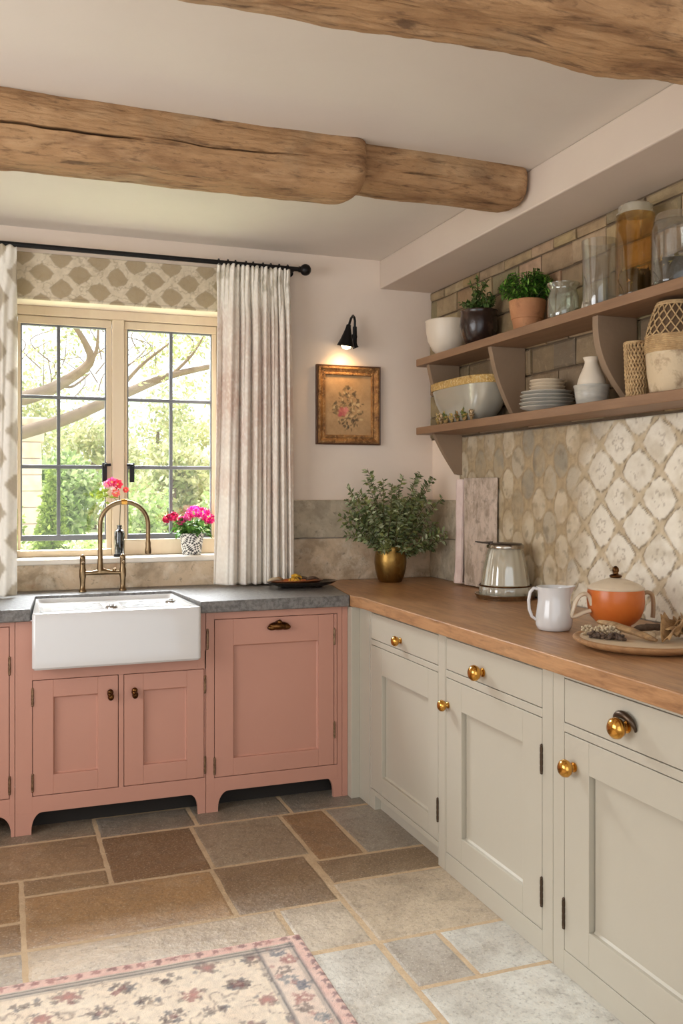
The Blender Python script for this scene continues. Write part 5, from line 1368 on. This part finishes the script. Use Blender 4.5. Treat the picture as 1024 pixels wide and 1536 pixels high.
# ================================================================== GARDEN
GZ = .55
b = MB(); b.box((-14, WY + TW + .05, GZ - .1), (18, 34, GZ)); struct(b.build('ground', M['grass']))
rnd = random.Random(99)
pal = [srgb(170, 190, 122), srgb(192, 204, 150), srgb(150, 172, 104), srgb(208, 214, 170), srgb(164, 178, 132)]  # pal and gold: leaf colours paled to carry the overexposed daylight
gold = [srgb(212, 206, 160), srgb(196, 198, 146), srgb(224, 220, 184), srgb(176, 184, 130)]
def foliage_np(centres, n, L, W, cols, seed):
    """n leaf blades scattered over ellipsoidal clumps (cx,cy,cz,rx,ry,rz)"""
    rs = np.random.RandomState(seed)
    wts = np.array([c[3] * c[5] for c in centres]); wts = wts / wts.sum()
    idx = rs.choice(len(centres), n, p=wts); Cn = np.array(centres)[idx]
    v = rs.normal(size=(n, 3)); v /= np.linalg.norm(v, axis=1)[:, None]
    p = Cn[:, :3] + v * Cn[:, 3:] * (rs.uniform(.45, 1.05, n) ** .6)[:, None]
    d = rs.normal(size=(n, 3)) + v * .6; d /= np.linalg.norm(d, axis=1)[:, None]
    s = np.cross(d, rs.normal(size=(n, 3))); s /= np.linalg.norm(s, axis=1)[:, None]
    l = (L * rs.uniform(.6, 1.3, n))[:, None]; w = (W * rs.uniform(.6, 1.3, n))[:, None]
    vs = np.stack([p, p + d * l * .5 + s * w * .5, p + d * l, p + d * l * .5 - s * w * .5], 1).reshape(-1, 3)
    vs[:, 2] = np.maximum(vs[:, 2], GZ + .01)
    q = np.arange(n * 4).reshape(n, 4)
    col = np.array(cols)[rs.randint(len(cols), size=n)] * rs.uniform(.75, 1.25, (n, 1))
    return vs, q, np.repeat(col, 4, 0)
def leafobj(name, centres, n, L, W, cols, seed, parent):
    vs, q, col = foliage_np(centres, n, L, W, cols, seed)
    o_ = np.array(ORG[parent.name]); me = bpy.data.meshes.new(name); me.from_pydata((vs - o_).tolist(), [], q.tolist())
    at = me.color_attributes.new('Col', 'FLOAT_COLOR', 'POINT'); at.data.foreach_set('color', np.concatenate([col, np.ones((len(col), 1))], 1).astype(np.float32).ravel())
    me.materials.append(M['leafout']); ob = bpy.data.objects.new(name, me); COL.objects.link(ob); ob.parent = parent; ORG[ob.name] = Vector(o_); return ob
def bush(label, x, y, h, r, n, L, cols, seed, shape='round', group=None, name='garden_shrub'):
    t = thing(name, label, 'shrub', (x, y, GZ), group)
    cs = []
    rd = random.Random(seed)
    if shape == 'cone':
        for k_ in range(9): s_ = k_ / 8; cs.append((x, y, GZ + h * (.08 + .88 * s_), r * (1 - s_ * .85), r * (1 - s_ * .85), h * .09))
    else:
        for k_ in range(14): cs.append((x + rd.uniform(-.6, .6) * r, y + rd.uniform(-.6, .6) * r, GZ + h * rd.uniform(.2, .8), r * rd.uniform(.3, .55), r * rd.uniform(.3, .55), h * rd.uniform(.15, .28)))
    leafobj('foliage', cs, n, L, L * .5, cols, seed, t)
    b = MB(); b.tube([(x, y, GZ), (x, y, GZ + h * .6)], [r * .07 + .01, r * .03 + .008], 7); b.build('stem', M['barkpale'], t)
dk = [srgb(150, 168, 84), srgb(172, 186, 104), srgb(126, 146, 68)]
# foreground hedge just under the window
for k_, (hx_, lb) in enumerate(((.02, 'low pale green hedge plant below the left pane'), (.60, 'low pale green hedge plant below the window centre post'), (1.18, 'low pale green hedge plant below the right pane'), (1.76, 'low hedge plant right of the one below the right pane'))):
    bush(lb, hx_, 7.2, .45 + .02 * (k_ % 2), .25, 1700, .06, pal, 200 + k_, group='low hedge under the window')
bush('broad rounded green bush at the lower left pane', .05, 8.25, .70, .27, 2600, .055, dk, 301)
bush('upright conical green conifer in the lower left panes', .44, 9.1, 1.0, .22, 3000, .055, dk, 302, 'cone')
bush('light green shrub beside the window centre post', 1.22, 8.7, .95, .28, 1800, .07, pal, 303)
bush('pale leafy shrub behind the geranium', 2.3, 9.6, .9, .42, 2000, .07, pal, 304)
# stone gate pier
t = thing('stone_pier', 'tall pale stone pier in the garden at the left pane', 'pier', (.22, 12.0, GZ))
b = MB(); rd = random.Random(4)
for k_ in range(8):
    z_ = GZ + k_ * .2; b.box((.02 + rd.uniform(-.02, .02), 11.75, z_), (.46 + rd.uniform(-.02, .02), 12.2, z_ + .196))
b.build('shaft', M['gardenstone'], t, bevel=.015)
b = MB(); b.box((-.04, 11.7, GZ + 1.6), (.52, 12.25, GZ + 1.7)); b.build('cap', M['gardenstone'], t, bevel=.02)
# big limb-spreading tree on the left
def limb(b, pts, r0, r1, n=9):
    P_ = [Vector(p) for p in pts]; out = []
    for i in range(len(P_) - 1):
        for q in range(5):
            p0 = P_[max(i - 1, 0)]; p1 = P_[i]; p2 = P_[i + 1]; p3 = P_[min(i + 2, len(P_) - 1)]; s_ = q / 5
            out.append(tuple(.5 * ((2 * p1) + (p2 - p0) * s_ + (2 * p0 - 5 * p1 + 4 * p2 - p3) * s_ * s_ + (3 * p1 - p0 - 3 * p2 + p3) * s_ ** 3)))
    out.append(tuple(P_[-1])); m_ = len(out); b.tube(out, [r0 + (r1 - r0) * k_ / (m_ - 1) for k_ in range(m_)], n)
t = thing('old_tree', 'old tree with long pale sagging branches across the upper panes', 'tree', (-1.2, 11.0, GZ))
b = MB()
limb(b, [(-1.2, 11, GZ), (-.9, 10.9, 1.7), (-.2, 10.8, 2.25), (.32, 10.8, 2.42), (.6, 10.75, 2.55), (.92, 10.7, 2.80), (.88, 10.7, 3.02), (.7, 10.7, 3.3)], .12, .022)
limb(b, [(.92, 10.7, 2.80), (1.0, 10.7, 2.95), (1.02, 10.7, 3.2)], .03, .01)
limb(b, [(.6, 10.75, 2.55), (.75, 10.9, 2.55), (.95, 11, 2.72)], .022, .008)
limb(b, [(-.9, 11, 1.7), (.5, 11.2, 2.12), (1.35, 11, 2.5), (1.9, 11, 2.74), (2.6, 11, 2.92)], .09, .025)
limb(b, [(1.2, 11, 2.42), (1.5, 10.9, 2.80), (1.85, 10.9, 3.1)], .028, .010)
limb(b, [(1.9, 11, 2.74), (2.15, 11, 3.0), (2.3, 11, 3.25)], .022, .008)
rd = random.Random(8)
for k_ in range(30):
    x_ = rd.uniform(-.2, 3.0); z_ = 2.3 + .25 * x_ * .6 + rd.uniform(0, .5); limb(b, [(x_, 11.2, z_), (x_ + rd.uniform(-.3, .3), 11.2, z_ + .25), (x_ + rd.uniform(-.5, .5), 11.2 + rd.uniform(-.3, .3), z_ + rd.uniform(.3, .7))], .008, .003, 5)
b.build('branches', M['barkpale'], t, smooth=60)
cs = []
for k_ in range(60): x_ = rd.uniform(-.6, 3.1); cs.append((x_, 11.2 + rd.uniform(-.4, .4), 2.35 + rd.uniform(0, 1.4), rd.uniform(.1, .28), .2, rd.uniform(.08, .2)))
leafobj('leaves', cs, 2600, .07, .035, gold, 401, t)
# background trees
spec = [(-1.0, 19, 2.6, 1.2), (1.7, 19.2, 2.3, 1.2), (4.4, 19, 2.6, 1.25), (7.1, 19.4, 2.8, 1.25), (.4, 23.5, 3.6, 1.45), (3.7, 23.7, 3.3, 1.5), (7.0, 23.5, 3.5, 1.5), (10.2, 24, 3.6, 1.5), (.85, 15.2, 1.35, .8), (2.65, 15.4, 1.55, .82), (4.5, 15.3, 1.5, .85)]
lbs = ['pale background tree at the far left behind the stone pier', 'pale background tree right of the stone pier', 'pale background tree in the right-hand window', 'pale background tree hidden by the right curtain', 'tallest far tree behind the sagging branches', 'far pale tree behind the window centre post', 'far pale tree in the right-hand window', 'farthest pale tree beyond the right curtain', 'mid-distance golden bush left of the centre post', 'mid-distance golden bush right of the centre post', 'mid-distance golden bush near the right curtain']
for (x_, y_, h_, r_), lb in zip(spec, lbs):
    t = thing('background_tree', lb, 'tree', (x_, y_, GZ), 'trees beyond the lawn'); rd = random.Random(int(x_ * 100 + 999))
    cs = []
    for k_ in range(26):
        s_ = rd.uniform(.08, 1); w_ = r_ * sqrt(max(.08, 1 - (s_ - .35) ** 2 * 1.6))
        cs.append((x_ + rd.uniform(-.75, .75) * w_, y_ + rd.uniform(-.6, .6) * w_, GZ + h_ * s_ * .92, r_ * rd.uniform(.22, .42), r_ * rd.uniform(.22, .42), h_ * rd.uniform(.07, .14)))
    leafobj('crown', cs, int(4200 * (.6 + r_ * .4)), .13, .07, gold if rd.random() < .6 else pal, 500 + int(x_ * 10), t)
    b = MB(); b.tube([(x_, y_, GZ), (x_ + .05, y_, GZ + h_ * .7)], [.1, .04], 8); b.build('trunk', M['barkpale'], t)

# ================================================================== LIGHT
w = bpy.data.worlds.new('World'); SC.world = w; w.use_nodes = True
nt = w.node_tree; bg = nt.nodes['Background']
bg.inputs[0].default_value = (.935, .985, 1.03, 1); bg.inputs[1].default_value = 2.1
def area(name, loc, target, sx, sy, e, c=(1, .95, .88)):
    l = bpy.data.lights.new(name, 'AREA'); l.shape = 'RECTANGLE'; l.size = sx; l.size_y = sy; l.energy = e; l.color = c
    o = bpy.data.objects.new(name, l); COL.objects.link(o); o.location = loc
    o.rotation_euler = (Vector(target) - Vector(loc)).to_track_quat('-Z', 'Y').to_euler(); return o
area('left_window_daylight', (-2.0, 2.0, 1.6), (1.6, 2.6, .9), 2.1, 1.4, 52, (.98, .985, 1))
area('kitchen_window_daylight', (.54, 6.3, 3.15), (.75, 3.6, .95), 2.6, 1.2, 1000, (.92, .97, 1.04))
s = bpy.data.lights.new('sun', 'SUN'); s.energy = 8.5; s.angle = R(4); s.color = (1, .98, .95)
so = bpy.data.objects.new('sun', s); COL.objects.link(so)
so.rotation_euler = Vector((.25, -.23, -1)).to_track_quat('-Z', 'Y').to_euler()
sp_ = bpy.data.lights.new('lamp_light', 'SPOT'); sp_.energy = 3.4; sp_.color = (1, .60, .28); sp_.spot_size = R(140); sp_.spot_blend = 1.0; sp_.shadow_soft_size = .03
o = bpy.data.objects.new('lamp_light', sp_); COL.objects.link(o); o.location = tuple(Vector((1.653, 4.352, 2.200)) + ax * .125); o.rotation_euler = Vector((.12, .55, -1)).to_track_quat('-Z', 'Y').to_euler()

# ================================================================== CAMERA
cam = bpy.data.cameras.new('Camera'); co = bpy.data.objects.new('Camera', cam); COL.objects.link(co)
cam.sensor_fit = 'HORIZONTAL'; cam.sensor_width = 36; cam.lens = 36 * 1369 / 1024
cam.shift_x = 0; cam.shift_y = -34 / 1024
co.location = (0, 0, 1.37); co.rotation_euler = (R(90), 0, -math.atan(508 / 1369))
cam.clip_start = .05; cam.clip_end = 200
SC.camera = co
vs = SC.view_settings; vs.view_transform = 'Standard'; vs.look = 'None'; vs.gamma = 1; vs.exposure = -0.08
vs.use_curve_mapping = False
